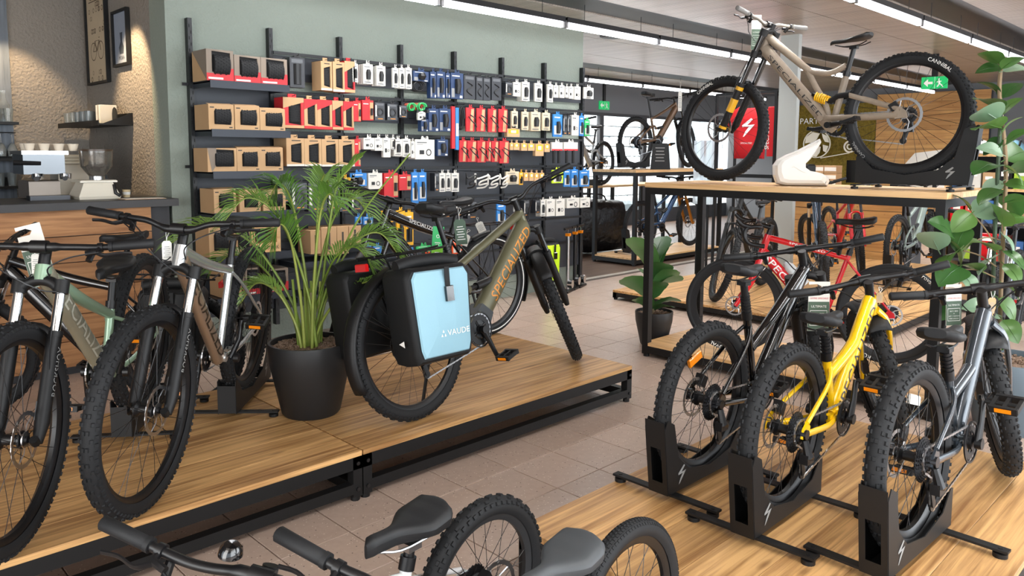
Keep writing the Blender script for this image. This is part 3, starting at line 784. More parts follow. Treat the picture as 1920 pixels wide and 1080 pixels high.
    stm.tube([htt, sp + u * .05], .0185, 12); stm.tube([sp + u * .028, bc], .017, 10, sq=(1.2, 1)); stm.tube([bc - Vector((0, .026, 0)), bc + Vector((0, .026, 0))], .022, 12)
    steered(stm).build('stem', g('stemm', BLK), root, 50)
    bw = g('barw', .74) / 2; rise = g('rise', .02); bm_ = g('barm', BLK); hb = MB()
    if g('bar', 'flat') == 'flat':
        half = [(0, 0, 0), (0, .05, 0), (-.004, .12, rise * .8), (-.012, .2, rise), (-.04 - g('sweep', .0), bw, rise + .012)]
        pts = [bc + Vector((a, -y, z_)) for a, y, z_ in reversed(half)] + [bc + Vector((a, y, z_)) for a, y, z_ in half[1:]]
        cp = catmull(pts, 4); hb.tube(cp, [.0155 if abs((p - bc).y) < .06 else .0115 for p in cp], 10)
        bar = steered(hb).build('handlebar', bm_, root, 50)
        gl = g('gripl', .125); ends = []
        for s_ in (-1, 1):
            e = bc + Vector((half[-1][0], s_ * bw, half[-1][2])); e2 = bc + Vector((-.012, s_ * .2, rise)); d_ = (e2 - e).normalized()
            b = MB(); b.tube([e - d_ * .004, e, e + d_ * gl, e + d_ * (gl + .004)], [.013, .0168, .0160, .013], 12); b.tube([e + d_ * (gl + .002), e + d_ * (gl + .014)], .0175, 12)
            steered(b).build('grip', g('gripm', RUBG), bar, 50)
            lv = MB(); cl = e + d_ * (gl + .04); fdir = Vector((.9, 0, -.35)).normalized()
            lv.tube([cl - d_ * .008, cl + d_ * .008], .0165, 10); lv.tube([cl, cl + fdir * .028, cl + fdir * .034 + d_ * .035], [.009, .011, .009], 8)
            o2 = -d_
            lv.tube(catmull([cl + fdir * .034, cl + fdir * .055 + o2 * .03, cl + fdir * .050 + o2 * .075, cl + fdir * .058 + o2 * .115], 4), [.0075] * 4 + [.006] * 5 + [.0055] * 4, 6, sq=(.7, 1.2))
            lv.tube([cl + Vector((-.004, 0, -.015)) + d_ * .025, cl + Vector((.02, 0, -.04)) + d_ * .03], .011, 8)
            steered(lv).build('brake_lever', BLK, bar, 40)
        if g('bell'): 
            b = MB(); q = bc + Vector((-.002, -.075, .028)); b.lathe([(.001, .03), (.016, .028), (.024, .018), (.026, .004), (.02, 0), (.001, 0)], 16, 'z', q); steered(b).build('bell', GLOSSB, bar)
    else:
        for s_ in (-1, 1): pass
        half = [(0, 0, 0), (0, .10, 0), (.0, .195, 0), (.03, .205, .002), (.085, .208, -.01), (.10, .212, -.06), (.07, .215, -.11), (.0, .218, -.125), (-.03, .218, -.127)]
        pts = [bc + Vector((a, -y, z_)) for a, y, z_ in reversed(half)] + [bc + Vector((a, y, z_)) for a, y, z_ in half[1:]]
        hb.tube(catmull(pts, 4), .0155, 10); bar = steered(hb).build('handlebar', bm_, root, 50)
        for s_ in (-1, 1):
            b = MB(); q = bc + Vector((.085, s_ * .208, 0)); b.tube(catmull([q + Vector((-.02, 0, 0)), q + Vector((.03, 0, .012)), q + Vector((.065, 0, .05))], 3), [.016, .017, .018, .018, .018, .017, .014], 8)
            b.tube(catmull([q + Vector((.05, 0, .01)), q + Vector((.06, 0, -.05)), q + Vector((.02, 0, -.11))], 3), .006, 6); steered(b).build('brake_lever', BLK, bar, 50)
    # hoses
    b = MB(); hs = SM @ (bc); 
    for k_, (yy, ox) in enumerate(((.20, .10), (-.20, .09), (-.16, .075))):
        st_ = SM @ (bc + Vector((.03, yy, rise - .01))); md = SM @ (bc + Vector((ox, yy * .35, -.05 - .02 * k_)))
        en = (htb.lerp(htt, .45) + Vector((.012, .028 * (1 if yy > 0 else -1), 0))) if k_ != 1 else SM @ (off(crown, 1) + nf * .03 - u * .03)
        b.tube(catmull([st_, st_ * .4 + md * .6 + Vector((0, 0, .012)), md, en.lerp(md, .35) + Vector((0, 0, -.015)), en], 5), .0026, 5)
    if ft != 'rigid': b.tube(catmull([SM @ (off(crown, 1) + nf * .03 - u * .03), SM @ (off(ab + u * Lf * .55, 1.1) + nf * .035), SM @ (off(ab + u * .1, 1.15) - nf * .03)], 5), .0026, 5)
    b.build('brake_hose', BLK, root)
    # ---- seat
    spl = g('spl', .14); s_top = stt + sd * spl
    b = MB(); b.tube([stt - sd * .01, s_top], g('spr', .0155), 12); spo = b.build('seatpost', g('spm', BLK), root, 50)
    b = MB(); b.tube([stt - sd * .022, stt + sd * .012], max(str_, g('spr', .0155)) + .0045, 12)
    if g('boot'):
        for i in range(5): b.tube([stt + sd * (.02 + i * .014), stt + sd * (.027 + i * .014)], g('spr', .0155) + .005, 12)
    b.build('seat_clamp', BLK, spo, 50)
    b = MB(); b.box(s_top + Vector((0, 0, .006)), (.045, .04, .022)); 
    for s_ in (-1, 1): b.tube(catmull([s_top + Vector((-.09, s_ * .035, .032)), s_top + Vector((-.04, s_ * .022, .016)), s_top + Vector((.05, s_ * .02, .016)), s_top + Vector((.115, s_ * .008, .034))], 3), .0035, 6)
    sL, sW = g('sadL', .255), g('sadW', .15)
    sad = link('saddle', saddle_mesh(sL, sW, g('sadT', .05), g('sadm', mat('saddle_black', '#1b1c1e', .55, spec=.4))), root, M=Matrix.Translation(s_top + Vector((.0, 0, .055))) @ Matrix.Rotation(R(-g('sadtilt', 0)), 4, 'Y'))
    rl = b.build('saddle_rails', g('railm', BLK), root, 50)
    # ---- drivetrain (right side)
    crl = g('crank', .17); ca = R(g('crkang', 10)); q = g('crr', .07); cy = -.052
    b = MB(); gear(b, 0, q, int(q * 2 * math.pi / .0127), .0022)
    for i in range(4):
        a = i * math.pi / 2 + ca; b.tube([(0, 0, 0), (q * .66 * math.sin(a), 0, q * .66 * math.cos(a))], .008, 6, sq=(.5, 1))
    if g('guard'): b.lathe([(q + .006, -.006), (q + .012, -.006), (q + .012, -.001), (q + .006, -.001)], 36, 'y', closed=True)
    b.disc((0, 0, 0), .026, .02, 16)
    cs = b.build('crankset', BLK, root, 30, loc=bb + Vector((0, cy, 0)))
    for s_ in (-1, 1):
        a = ca + (0 if s_ < 0 else math.pi); tip = Vector((crl * math.cos(a), 0, -crl * math.sin(a))); yy = -.028 if s_ < 0 else .028 - 2 * cy
        b = MB(); b.tube([(0, yy * .8, 0), tip * .5 + Vector((0, yy, 0)), tip + Vector((0, yy, 0))], [.018, .014, .013], 10, sq=(.75, 1.1)); b.disc((0, yy, 0), .02, .022, 12)
        ar_ = b.build('crank_arm', g('crankm', BLK), cs, 50)
        p_ = link('pedal', pedal_mesh(g('prefl', True)), cs, M=Matrix.Translation(tip + Vector((0, yy + s_ * .02, 0))) @ (Matrix.Rotation(math.pi, 4, 'X') if s_ < 0 else Matrix.Identity(4)) @ Matrix.Rotation(R(g('pedtilt', 15)), 4, 'Y'))
    if g('chain', True):
        cr = g('casr', .085) * .62; cz = -.05
        rd = rh + Vector((.0, 0, -.075)); rd2 = rh + Vector((-.005 + .045, 0, -.155))
        path = []
        th0 = math.atan2((Rr + cr) - (bb.z + q), -bb.x)
        for i in range(9): a = R(-80 + 170 * i / 8); path.append(bb + Vector((q * math.cos(a), 0, q * math.sin(a))))
        for i in range(7): a = R(90 + 170 * i / 6); path.append(rh + Vector((cr * math.cos(a), 0, cr * math.sin(a))))
        path += [rd + Vector((.025, 0, .01)), rd + Vector((.022, 0, -.03)), rd2 + Vector((-.02, 0, -.0)), rd2 + Vector((.0, 0, -.02))]
        path = [p + Vector((0, cy, 0)) for p in path]; path.append(path[0])
        # walk the closed line in half-inch steps
        segs = []; acc_ = 0.0; step = .0127
        pos = [path[0]]
        for a, b2 in zip(path[:-1], path[1:]):
            L_ = (b2 - a).length; s0 = acc_
            while s0 < L_: segs.append((a + (b2 - a) * (s0 / L_), (b2 - a).normalized())); s0 += step
            acc_ = s0 - L_
        b = MB()
        for i, (p, d_) in enumerate(segs):
            ang = math.atan2(d_.z, d_.x); b.box(p, (.0135, .0055 if i % 2 else .0035, .0075 if i % 2 else .006), Matrix.Rotation(-ang, 3, 'Y'))
        b.build('chain', g('chainm', STEEL), root, 0)
        b = MB(); b.tube([rh + Vector((.0, cy - .02, -.02)), rd + Vector((.0, cy - .035, .0)), rd + Vector((.03, cy - .03, -.01))], [.012, .017, .014], 8); b.box(rd + Vector((.01, cy - .025, -.01)), (.05, .03, .035))
        b.tube([rd + Vector((.012, cy - .006, -.01)), rd2 + Vector((-.004, cy - .006, 0))], .012, 6, sq=(.3, 1.2)); b.tube([rd + Vector((.012, cy + .006, -.01)), rd2 + Vector((-.004, cy + .006, 0))], .012, 6, sq=(.3, 1.2))
        for pp in (rd + Vector((.012, cy, -.005)), rd2 + Vector((-.005, cy, 0))): b.disc(pp, .02, .006, 12)
        b.build('rear_derailleur', BLK, root, 40)
    b = MB(); b.box(rh + Vector((.055, .052, .055)), (.05, .028, .045), Matrix.Rotation(.5, 3, 'Y')); b.build('rear_brake_caliper', BLK, root)
    # ---- extras
    if g('fenders'):
        fmn = g('fenderm', BLKM)
        def fender(c0, r_, a0, a1, wd):
            b = MB(); rows = []
            for i in range(25):
                a = R(a0 + (a1 - a0) * i / 24); ca_, sa_ = math.cos(a), math.sin(a); row = []
                for yy, dr in ((-.5, -.014), (-.42, .0), (-.2, .008), (.2, .008), (.42, .0), (.5, -.014)): row.append(Vector((c0[0] + (r_ + dr) * ca_, yy * wd, c0[2] + (r_ + dr) * sa_)))
                rows.append(row)
            b.grid(rows); rows2 = [[p + Vector((0, 0, 0)) for p in r2] for r2 in rows]
            return b
        fb = fender(rh, Rr + .016, 205, 62, w + .022)
        o = fb.build('rear_fender', fmn, root, 60); m_ = o.modifiers.new('s', 'SOLIDIFY'); m_.thickness = .003
        fb = fender(fh, Rf + .016, 155, 12 if g('fshort', True) else -5, w + .022); steered(fb)
        o = fb.build('front_fender', fmn, root, 60); m_ = o.modifiers.new('s', 'SOLIDIFY'); m_.thickness = .003
        b = MB()
        for s_ in (-1, 1): b.tube([rh + Vector((0, s_ * .075, 0)), rh + Vector(((Rr + .02) * math.cos(R(150)), s_ * .03, (Rr + .02) * math.sin(R(150))))], .003, 5)
        b.build('fender_stay', BLK, root)
    if g('fguard'):
        b = MB(); rows = []
        for i in range(13):
            a = R(135 - 75 * i / 12); row = []
            for yy, dr in ((-.055, -.012), (-.03, .004), (0, .01), (.03, .004), (.055, -.012)): row.append(fh + Vector(((Rf + .02 + dr) * math.cos(a), yy, (Rf + .02 + dr) * math.sin(a))))
            rows.append(row)
        b.grid(rows); steered(b); o = b.build('mud_guard', BLKM, root, 60); m_ = o.modifiers.new('s', 'SOLIDIFY'); m_.thickness = .003
    if g('rack'):
        b = MB(); z_ = Rr * 2 + .075
        for s_ in (-1, 1):
            b.tube(catmull([(.30, s_ * .03, z_ + .01), (.2, s_ * .06, z_), (-.1, s_ * .065, z_ - .005), (-.23, s_ * .05, z_ - .01)], 4), .006, 6); b.tube([(.05, s_ * .062, z_), (.0, s_ * .085, Rr + .04)], .005, 6); b.tube([(-.16, s_ * .06, z_), (.0, s_ * .085, Rr + .04)], .005, 6)
        for x_ in (.18, .05, -.1, -.22): b.tube([(x_, -.06, z_ - .002), (x_, .06, z_ - .002)], .005, 6)
        rk_ = b.build('luggage_rack', BLK, root, 50)
        b = MB(); b.cbox((-.25, 0, z_ - .045), (.02, .07, .035), .004); b.build('tail_light', mat('tail_red', '#c01818', .2), rk_)
    if g('kick'):
        b = MB(); p0 = bb.lerp(rh, .55) + Vector((0, .06, -.02)); b.tube([p0, p0 + Vector((-.03, .09, -(p0.z - .012)))], .009, 8); b.build('kickstand', BLK, root)
    if g('bottle'):
        p0 = hp_b.lerp(bb, .45) + Vector((0, 0, dtr)); d_ = (bb - hp_b).normalized(); nn = Vector((-d_.z, 0, d_.x)); nn = nn if nn.z > 0 else -nn
        b = MB(); q0 = p0 + nn * .045; b.tube([q0 - d_ * .10, q0 - d_ * .085, q0 - d_ * .06, q0 + d_ * .1], [.014, .02, .036, .036], 12); b.build('bottle', g('bottle'), root, 50)
    root['_htt'] = None; del root['_htt']
    return root, dict(SM=SM, bc=bc, htt=htt, bb=bb, stt=s_top, rise=rise, bw=bw, u=u, rh=rh)

# ---- floor stands that clasp a wheel
def stand_parts(s=1.0):
    key = ('stand', s)
    if key in MESH: return MESH[key]
    d = {}
    # x forward (towards the bike's front), wheel axis above x=0; cradle 0.11 wide
    W = .042
    side = [(-.30 * s, .035), (-.335 * s, .30 * s), (-.315 * s, .335 * s), (-.27 * s, .31 * s), (-.235 * s, .17 * s), (-.16 * s, .105 * s), (.0, .075 * s), (.16 * s, .105 * s), (.23 * s, .175 * s), (.25 * s, .17 * s), (.25 * s, .03), (.0, .03)]
    b = MB()
    for sg in (-1, 1): b.prism(side, sg * W - .0018, sg * W + .0018)
    d['side_plates'] = b.mesh('side_plates', BLKM, 30)
    b = MB(); rows = []
    zs = [.03, .10 * s, .21 * s, .29 * s, .335 * s]
    def bx(z): return -.30 * s - .036 * s * min(1, (z - .035) / (.27 * s))
    # back plate with a window: two stiles, top and bottom
    for (z0, z1, y0, y1) in ((.03, .08 * s, -W, W), (.08 * s, .22 * s, -W, -W * .55), (.08 * s, .22 * s, W * .55, W), (.22 * s, .33 * s, -W, W)):
        b.add([(bx(z0), y0, z0), (bx(z0), y1, z0), (bx(z1), y1, z1), (bx(z1), y0, z1), (bx(z0) - .003, y0, z0), (bx(z0) - .003, y1, z0), (bx(z1) - .003, y1, z1), (bx(z1) - .003, y0, z1)], [(0, 1, 2, 3), (7, 6, 5, 4), (0, 4, 5, 1), (1, 5, 6, 2), (2, 6, 7, 3), (3, 7, 4, 0)])
    b.box((.25 * s, 0, .09 * s), (.004, W * 2, .12 * s)); b.box((-.03, 0, .032), (.5 * s, W * 2, .004))
    d['back_plate'] = b.mesh('back_plate', BLKM, 30)
    d['foot_bar'] = MB().box((0, 0, .024), (.035, .46, .008)).mesh('foot_bar', BLKM, 30)
    d['foot_pad'] = MB().lathe([(.001, 0), (.022, 0), (.022, .014), (.008, .016), (.008, .03), (.001, .03)], 14).mesh('foot_pad', BLKM, 40)
    MESH[key] = d; return d
def wheel_stand(x, y, z, head, label, s=1.0, flip=False, mark=True):
    d = stand_parts(s); t = thing('wheel_stand', label, 'bike stand', (x, y, z), R(head) + (math.pi if flip else 0), 'black steel wheel stands')
    sp = link('side_plates', d['side_plates'], t); link('back_plate', d['back_plate'], t)
    for fx in (-.26 * s, .20 * s):
        f = link('foot_bar', d['foot_bar'], t, (fx, 0, 0))
        for yy in (-.205, .205): link('foot_pad', d['foot_pad'], f, (0, yy, 0))
    if mark:
        s_mark(sp, (-.245 * s, -.0442, .06 * s), (1, 0, 0), (0, 0, 1), .07, GREYP); s_mark(sp, (-.19 * s, .0442, .06 * s), (-1, 0, 0), (0, 0, 1), .07, GREYP)
    return t
# ---------------------------------------------------------------- the bikes on show
def D(px, py, depth):
    return EYE + (CF + CR * ((px - 960) / FPX) - CU * ((py - CYPX) / FPX)) * depth
PZ = 0.222
SAGE = mat('sage_paint', '#8aa68c', .28, .25, coat=.3)
TAUPE = mat('sage_taupe_paint', '#8d8a78', .3, .2, coat=.3)
SILV = mat('silver_paint', '#c3c6c6', .25, .75, coat=.3)
BRNZ = mat('bronze_taupe_paint', '#9c8571', .3, .55, coat=.3)
OLIV = mat('olive_paint', '#63614a', .36, .3, coat=.2)
GOLDO = mat('orange_decal', '#d98a2e', .4)
DARKD = mat('dark_brown_decal', '#33291f', .4)
SAGED = mat('pale_decal', '#b4b3a4', .4)
YELP = mat('yellow_paint', '#f4c10e', .22, coat=.5)
GREYB = mat('charcoal_blue_paint', '#3d444b', .25, .5, coat=.5)
REDPT = mat('red_paint', '#c8141f', .25, coat=.5)
BROWNP = mat('sand_brown_paint', '#8d7f6f', .5, var=.25, vscale=22)
BRONZE = mat('bronze_paint', '#6e5540', .35, .5, coat=.3)
BLUEP = mat('blue_paint', '#28496e', .25, .4, coat=.4)
DBLUE = mat('midnight_paint', '#2a3d52', .25, .4, coat=.4)
PALEG = mat('grey_green_paint', '#7d8b85', .35, .3)
GOLDF = mat('gold_anodised', '#b07a35', .3, .9)

silver, Ks = bike(dict(label='silver hardtail mountain bike with bronze down tube beside the palm', x=1.73, y=3.72, z=PZ + .075, pitch=3.4, head=-132, lean=-5, R=.372, tw=.060, wb=1.205, frame=SILV, dtmat=BRNZ, dec=DARKD, dtr=.034, dech=.052, ttr=.023, stl=.44, bbz=.312, cs=.44, hta=66.5, flen=.515, htl=.082, steer=-5, forktext='ROCKSHOX', barw=.73, rise=.03, spl=.10, crkang=70, spm=BLK, bottle=None))
wheel_stand(1.73, 3.72, PZ, -132, 'black wheel stand under the rear wheel of the silver bike', 1.12)
sage, Kg = bike(dict(label='sage green hardtail mountain bike cropped by the left edge', x=1.243, y=3.76, z=PZ + .07, pitch=2.9, head=-126.6, lean=-2, R=.372, tw=.060, wb=1.215, frame=SAGE, dtmat=TAUPE, dec=SAGED, dtr=.034, dech=.052, ttr=.023, stl=.28, bbz=.329, cs=.44, hta=66.5, flen=.505, htl=.053, steer=-1, forktext='ROCKSHOX', barw=.70, rise=.0, spl=.10, crkang=100))
wheel_stand(1.243, 3.76, PZ, -126.6, 'black wheel stand under the rear wheel of the sage green bike', 1.12, mark=False)
olive, Ko = bike(dict(label='olive electric trekking bike carrying light blue panniers', x=2.215, y=2.885, z=PZ, head=8.1, lean=-8.5, R=.368, tw=.060, wb=1.30, style='fs', ebike=True, frame=OLIV, motorm=mat('motor_grey', '#35393c', .5), dec=GOLDO, dech=.056, decl=.94, deca=1, decb=-6, dtr=.056, ttr=.024, stl=.40, bbz=.356, cs=.46, hta=65.5, flen=.53, htl=.134, steer=41, barw=.76, rise=.047, spl=.22, boot=True, fenders=True, rack=True, kick=True, crkang=62, crr=.082, guard=True, stem=.05, stanm=GLOSSB, fshort=True, tj=.06, sag=.0))
blacke, Kb = bike(dict(label='gloss black electric bike facing left behind the olive one', x=3.64, y=3.93, z=PZ, head=181, lean=0, R=.362, tw=.055, wb=1.17, style='hard', ebike=True, frame=GLOSSB, dec2=WHITEP, dtr=.05, ttr=.03, stl=.45, bbz=.34, cs=.46, hta=66, flen=.50, htl=.135, steer=45, barw=.78, rise=.017, spl=.13, tyre='block', stripe=True, fenders=True, rack=True, kick=True, crkang=200, stanm=GLOSSB, rot=.08))
cityb, Kc = bike(dict(label='black touring bike with bags, half hidden behind the silver bike', x=1.70, y=4.45, z=0, head=141, lean=-4, R=.365, tw=.055, wb=1.15, frame=GLOSSB, ttr=.026, dtr=.04, stl=.48, bbz=.32, hta=67, flen=.5, steer=10, rack=True, spl=.2, crkang=30))

JR = dict(R=.31, tw=.062, wb=.99, bbz=.27, cs=.40, hta=67, flen=.44, rake=.04, htl=.09, ttr=.025, dtr=.033, barw=.62, rise=.03, gripl=.12, crank=.15, crr=.062, casr=.07, casn=8, sadL=.235, sadW=.15, sadT=.045, kick=False, guard=True, rot=.08)
jblack, K1 = bike(dict(JR, label='gloss black junior mountain bike with an orange spoke reflector', x=2.60, y=1.57, z=PZ + .008, head=0, lean=1.5, R=.315, wb=1.04, frame=GLOSSB, stl=.36, spl=.136, boot=True, steer=31, barw=.69, rise=.0, flen=.447, htl=.057, crkang=-150, refl=True, refla=-.55, style='hard', ttpath=[(.58, .60), (.344, .46)], barm=BLK))
wheel_stand(2.60, 1.57, PZ, 0, 'black wheel stand holding the gloss black junior bike', .95)
jyel, K2 = bike(dict(JR, label='bright yellow junior mountain bike in the middle of its platform', x=2.53, y=1.196, z=PZ + .008, head=1.1, lean=0.5, wb=.955, htl=.047, rise=-.004, frame=YELP, dec=DARKD, forkm=YELP, fork='rigid', fw=.06, flen=.367, stl=.26, spl=.088, boot=True, steer=37.5, fguard=True, crkang=-80, ttpath=[(.60, .52), (.35, .43)], tj=.02, barw=.635))
wheel_stand(2.53, 1.196, PZ, 1.1, 'black wheel stand holding the yellow junior bike', .95)
jgrey, K3 = bike(dict(JR, label='charcoal blue junior mountain bike at the platform edge', x=2.588, y=.785, z=PZ + .008, head=-1.9, lean=-2.5, htl=.056, rise=.004, frame=GREYB, forkm=GREYB, fork='rigid', fw=.06, flen=.376, stl=.26, spl=.088, boot=True, steer=26, fguard=True, crkang=-75, ttpath=[(.60, .52), (.35, .43)], tj=.02, barw=.615, refl='both', reflm=WHITEP, refla=.1, wb=.915))
wheel_stand(2.588, .785, PZ, -1.9, 'black wheel stand holding the charcoal blue junior bike', .95)

# two small bikes at the photographer's feet
KID = dict(R=.262, tw=.056, wb=.90, bbz=.25, cs=.35, hta=68, flen=.318, rake=.035, htl=.036, ttr=.02, dtr=.025, barw=.66, rise=.045, crank=.13, crr=.055, casr=.05, casn=7, sadL=.25, sadW=.15, sadT=.06, stem=.045, gripl=.115)
k1, _ = bike(dict(KID, label='white small bike in front with dark saddle and long bare handlebar', x=1.418, y=1.549, z=0, head=186, lean=.7, htl=.01, flen=.305, barw=.78, rise=-.018, wb=.864, frame=mat('white_paint', '#e4e5e6', .25, coat=.4), fork='rigid', stl=.22, spl=.035, spr=.0145, crkang=20, steer=34, bell=True, rim=mat('rim_silver', '#2c2d2f', .4), railm=STEEL))
k2, _ = bike(dict(KID, label='small bike at the bottom edge with dark grey saddle and fine tyre', x=1.594, y=1.166, z=0, head=184.7, lean=1.7, htl=.018, flen=.31, tw=.050, tyre='block', frame=mat('slate_paint', '#4a4d50', .35, coat=.3), fork='rigid', barw=.69, wb=.88, rise=.029, stl=.22, spl=.017, crkang=20, steer=29, sadm=mat('saddle_grey', '#3f4245', .55)))

# road bike on the lower shelf of the tall table, mountain bike on its top
red, Kr = bike(dict(label='red road bike with white lettering on the shelf below the tall table', x=5.36, y=1.83, z=.105, head=117, lean=0, R=.342, tw=.034, tyre='slick', rimd=.045, wb=1.0, style='road', frame=REDPT, dec=WHITEP, dec2=WHITEP, ttr=.020, dtr=.034, dech=.045, stl=.50, bbz=.27, cs=.42, hta=72.5, flen=.375, htl=.16, fork='rigid', fw=.045, rake=.045, forkm=REDPT, bar='drop', stem=.09, stemrise=.0, spl=.16, sta=73, sag=0, crr=.09, casr=.055, crkang=15, steer=4, tyretext=[('roval', -.9, .028, WHITEP), ('ROVAL', 2.4, .028, WHITEP)], sadW=.14, prefl=False, bottle=mat('clear_bottle', '#c9d0d2', .3), rot=.07, str=.016))
dh, Kd = bike(dict(label='sand brown downhill mountain bike standing on the tall table', x=5.02, y=1.665, z=1.373, head=91.2, lean=0, pitch=2.6, R=.378, tw=.064, wb=1.237, style='dh', frame=BROWNP, dec=BLACKP, dech=.024, decl=.8, dtr=.036, ttr=.026, stl=.34, bbz=.345, cs=.45, hta=63, flen=.57, htl=.131, fork='dual', stan=.0195, stanm=GLOSSB, forkacc=mat('fork_yellow', '#d8a21a', .35), trav=.19, barw=.795, rise=.022, barm=mat('bar_grey', '#9a948c', .35, .7), gripm=mat('grip_grey', '#7d7b78', .7), stem=.045, steer=-9, spl=.154, coil=YEL, rot=.105, ttpath=[(.60, .712)], tj=.0, strut=[[(.61, .715), (.555, .60), (.50, .50), (.47, .40)], [(.61, .712), (.50, .685), (.43, .69), (.36, .72)]], dtbow=.02, tyretext=[('CANNIBAL', -.8, .022, WHITEP), ('CANNIBAL', 2.0, .018, GREYP)], tyretextf=[('CANNIBAL', .05, .022, WHITEP)], crkang=5, crr=.07, sag=.02, pivot=(.06, 0, .05), rkh=.52, linkm=BLKM, casr=.05, casn=7, shk=.70, sadT=.03, casm=DSTEEL, prefl=False, str=.021))
wheel_stand(5.02, 1.665, 1.30, 91.2, 'black wheel stand under the brown mountain bike on the table', 1.15)

# bikes further back
bronze, _ = bike(dict(label='bronze electric mountain bike on the far table', x=8.98, y=6.62, z=1.30 + .01, head=-4, R=.37, tw=.058, wb=1.2, style='fs', ebike=True, frame=BRONZE, dtr=.05, stl=.42, spl=.26, spm=BLK, bbz=.35, hta=65, flen=.56, barw=.78, steer=18, stanm=GLOSSB, crkang=0))
wheel_stand(8.98, 6.62, 1.30, -4, 'black wheel stand under the bronze bike on the far table', 1.1)
blue, _ = bike(dict(label='blue mountain bike with gold fork on the shelf of the far table', x=9.0, y=6.52, z=.115, head=-3, R=.37, tw=.056, wb=1.2, style='fs', frame=BLUEP, dtr=.04, stl=.36, spl=.18, hta=65, flen=.56, forkm=GOLDF, stanm=GOLDF, steer=4, crkang=40))
wheel_stand(9.0, 6.52, .105, -3, 'black wheel stand on the lower shelf of the far table', 1.1)
white, _ = bike(dict(label='silver white mountain bike by the far windows, facing the sage wall', x=10.25, y=8.22, z=.9985, head=-170, R=.37, wb=1.2, style='fs', frame=mat('pearl_paint', '#b9bdbd', .25, .5, coat=.3), dtr=.045, stl=.40, spl=.2, steer=-10, hta=65, flen=.55, crkang=20))
bfs, _ = bike(dict(label='black full suspension bike behind the red road bike', x=7.72, y=3.98, z=.10, head=-171, R=.372, tw=.062, wb=1.22, style='fs', frame=BLKM, dec=GREYP, dtr=.04, stl=.40, spl=.16, hta=64.5, flen=.57, steer=32, stanm=GLOSSB, crkang=30, lean=-4, tyretext=[('R', .2, .03, WHITEP)]))
db, _ = bike(dict(label='midnight blue electric bike behind the tall table, rear wheel forward', x=7.75, y=3.30, z=.10, head=28, R=.372, tw=.062, wb=1.22, style='fs', ebike=True, frame=DBLUE, dtr=.05, stl=.40, spl=.22, spm=DBLUE, hta=65, flen=.56, steer=20, crkang=30, lean=-4))
rmtb, _ = bike(dict(label='red mountain bike facing the camera under the tall table top', x=10.07, y=4.27, z=.10, head=-140, R=.372, tw=.06, wb=1.2, style='fs', frame=REDPT, dtr=.04, stl=.40, spl=.2, hta=65, flen=.56, forkm=REDPT, stanm=GLOSSB, steer=-16, crkang=30))
gg, _ = bike(dict(label='grey green electric mountain bike in a stand left of the table leg', x=8.85, y=2.96, z=.13, head=0, R=.372, tw=.06, wb=1.24, style='fs', ebike=True, frame=PALEG, dtr=.05, stl=.42, spl=.24, hta=65, flen=.56, steer=12, crkang=30, lean=-3))
wheel_stand(8.85, 2.96, .10, 0, 'black wheel stand under the grey green bike', 1.1)
far1, _ = bike(dict(label='dark mountain bike behind the climbing plant at right', x=7.4, y=1.55, z=0, head=-175, R=.37, tw=.058, wb=1.2, style='fs', frame=mat('steel_blue_paint', '#59636a', .2, .6, coat=.4), dtr=.042, stl=.42, spl=.2, hta=65, flen=.55, steer=10, crkang=30))

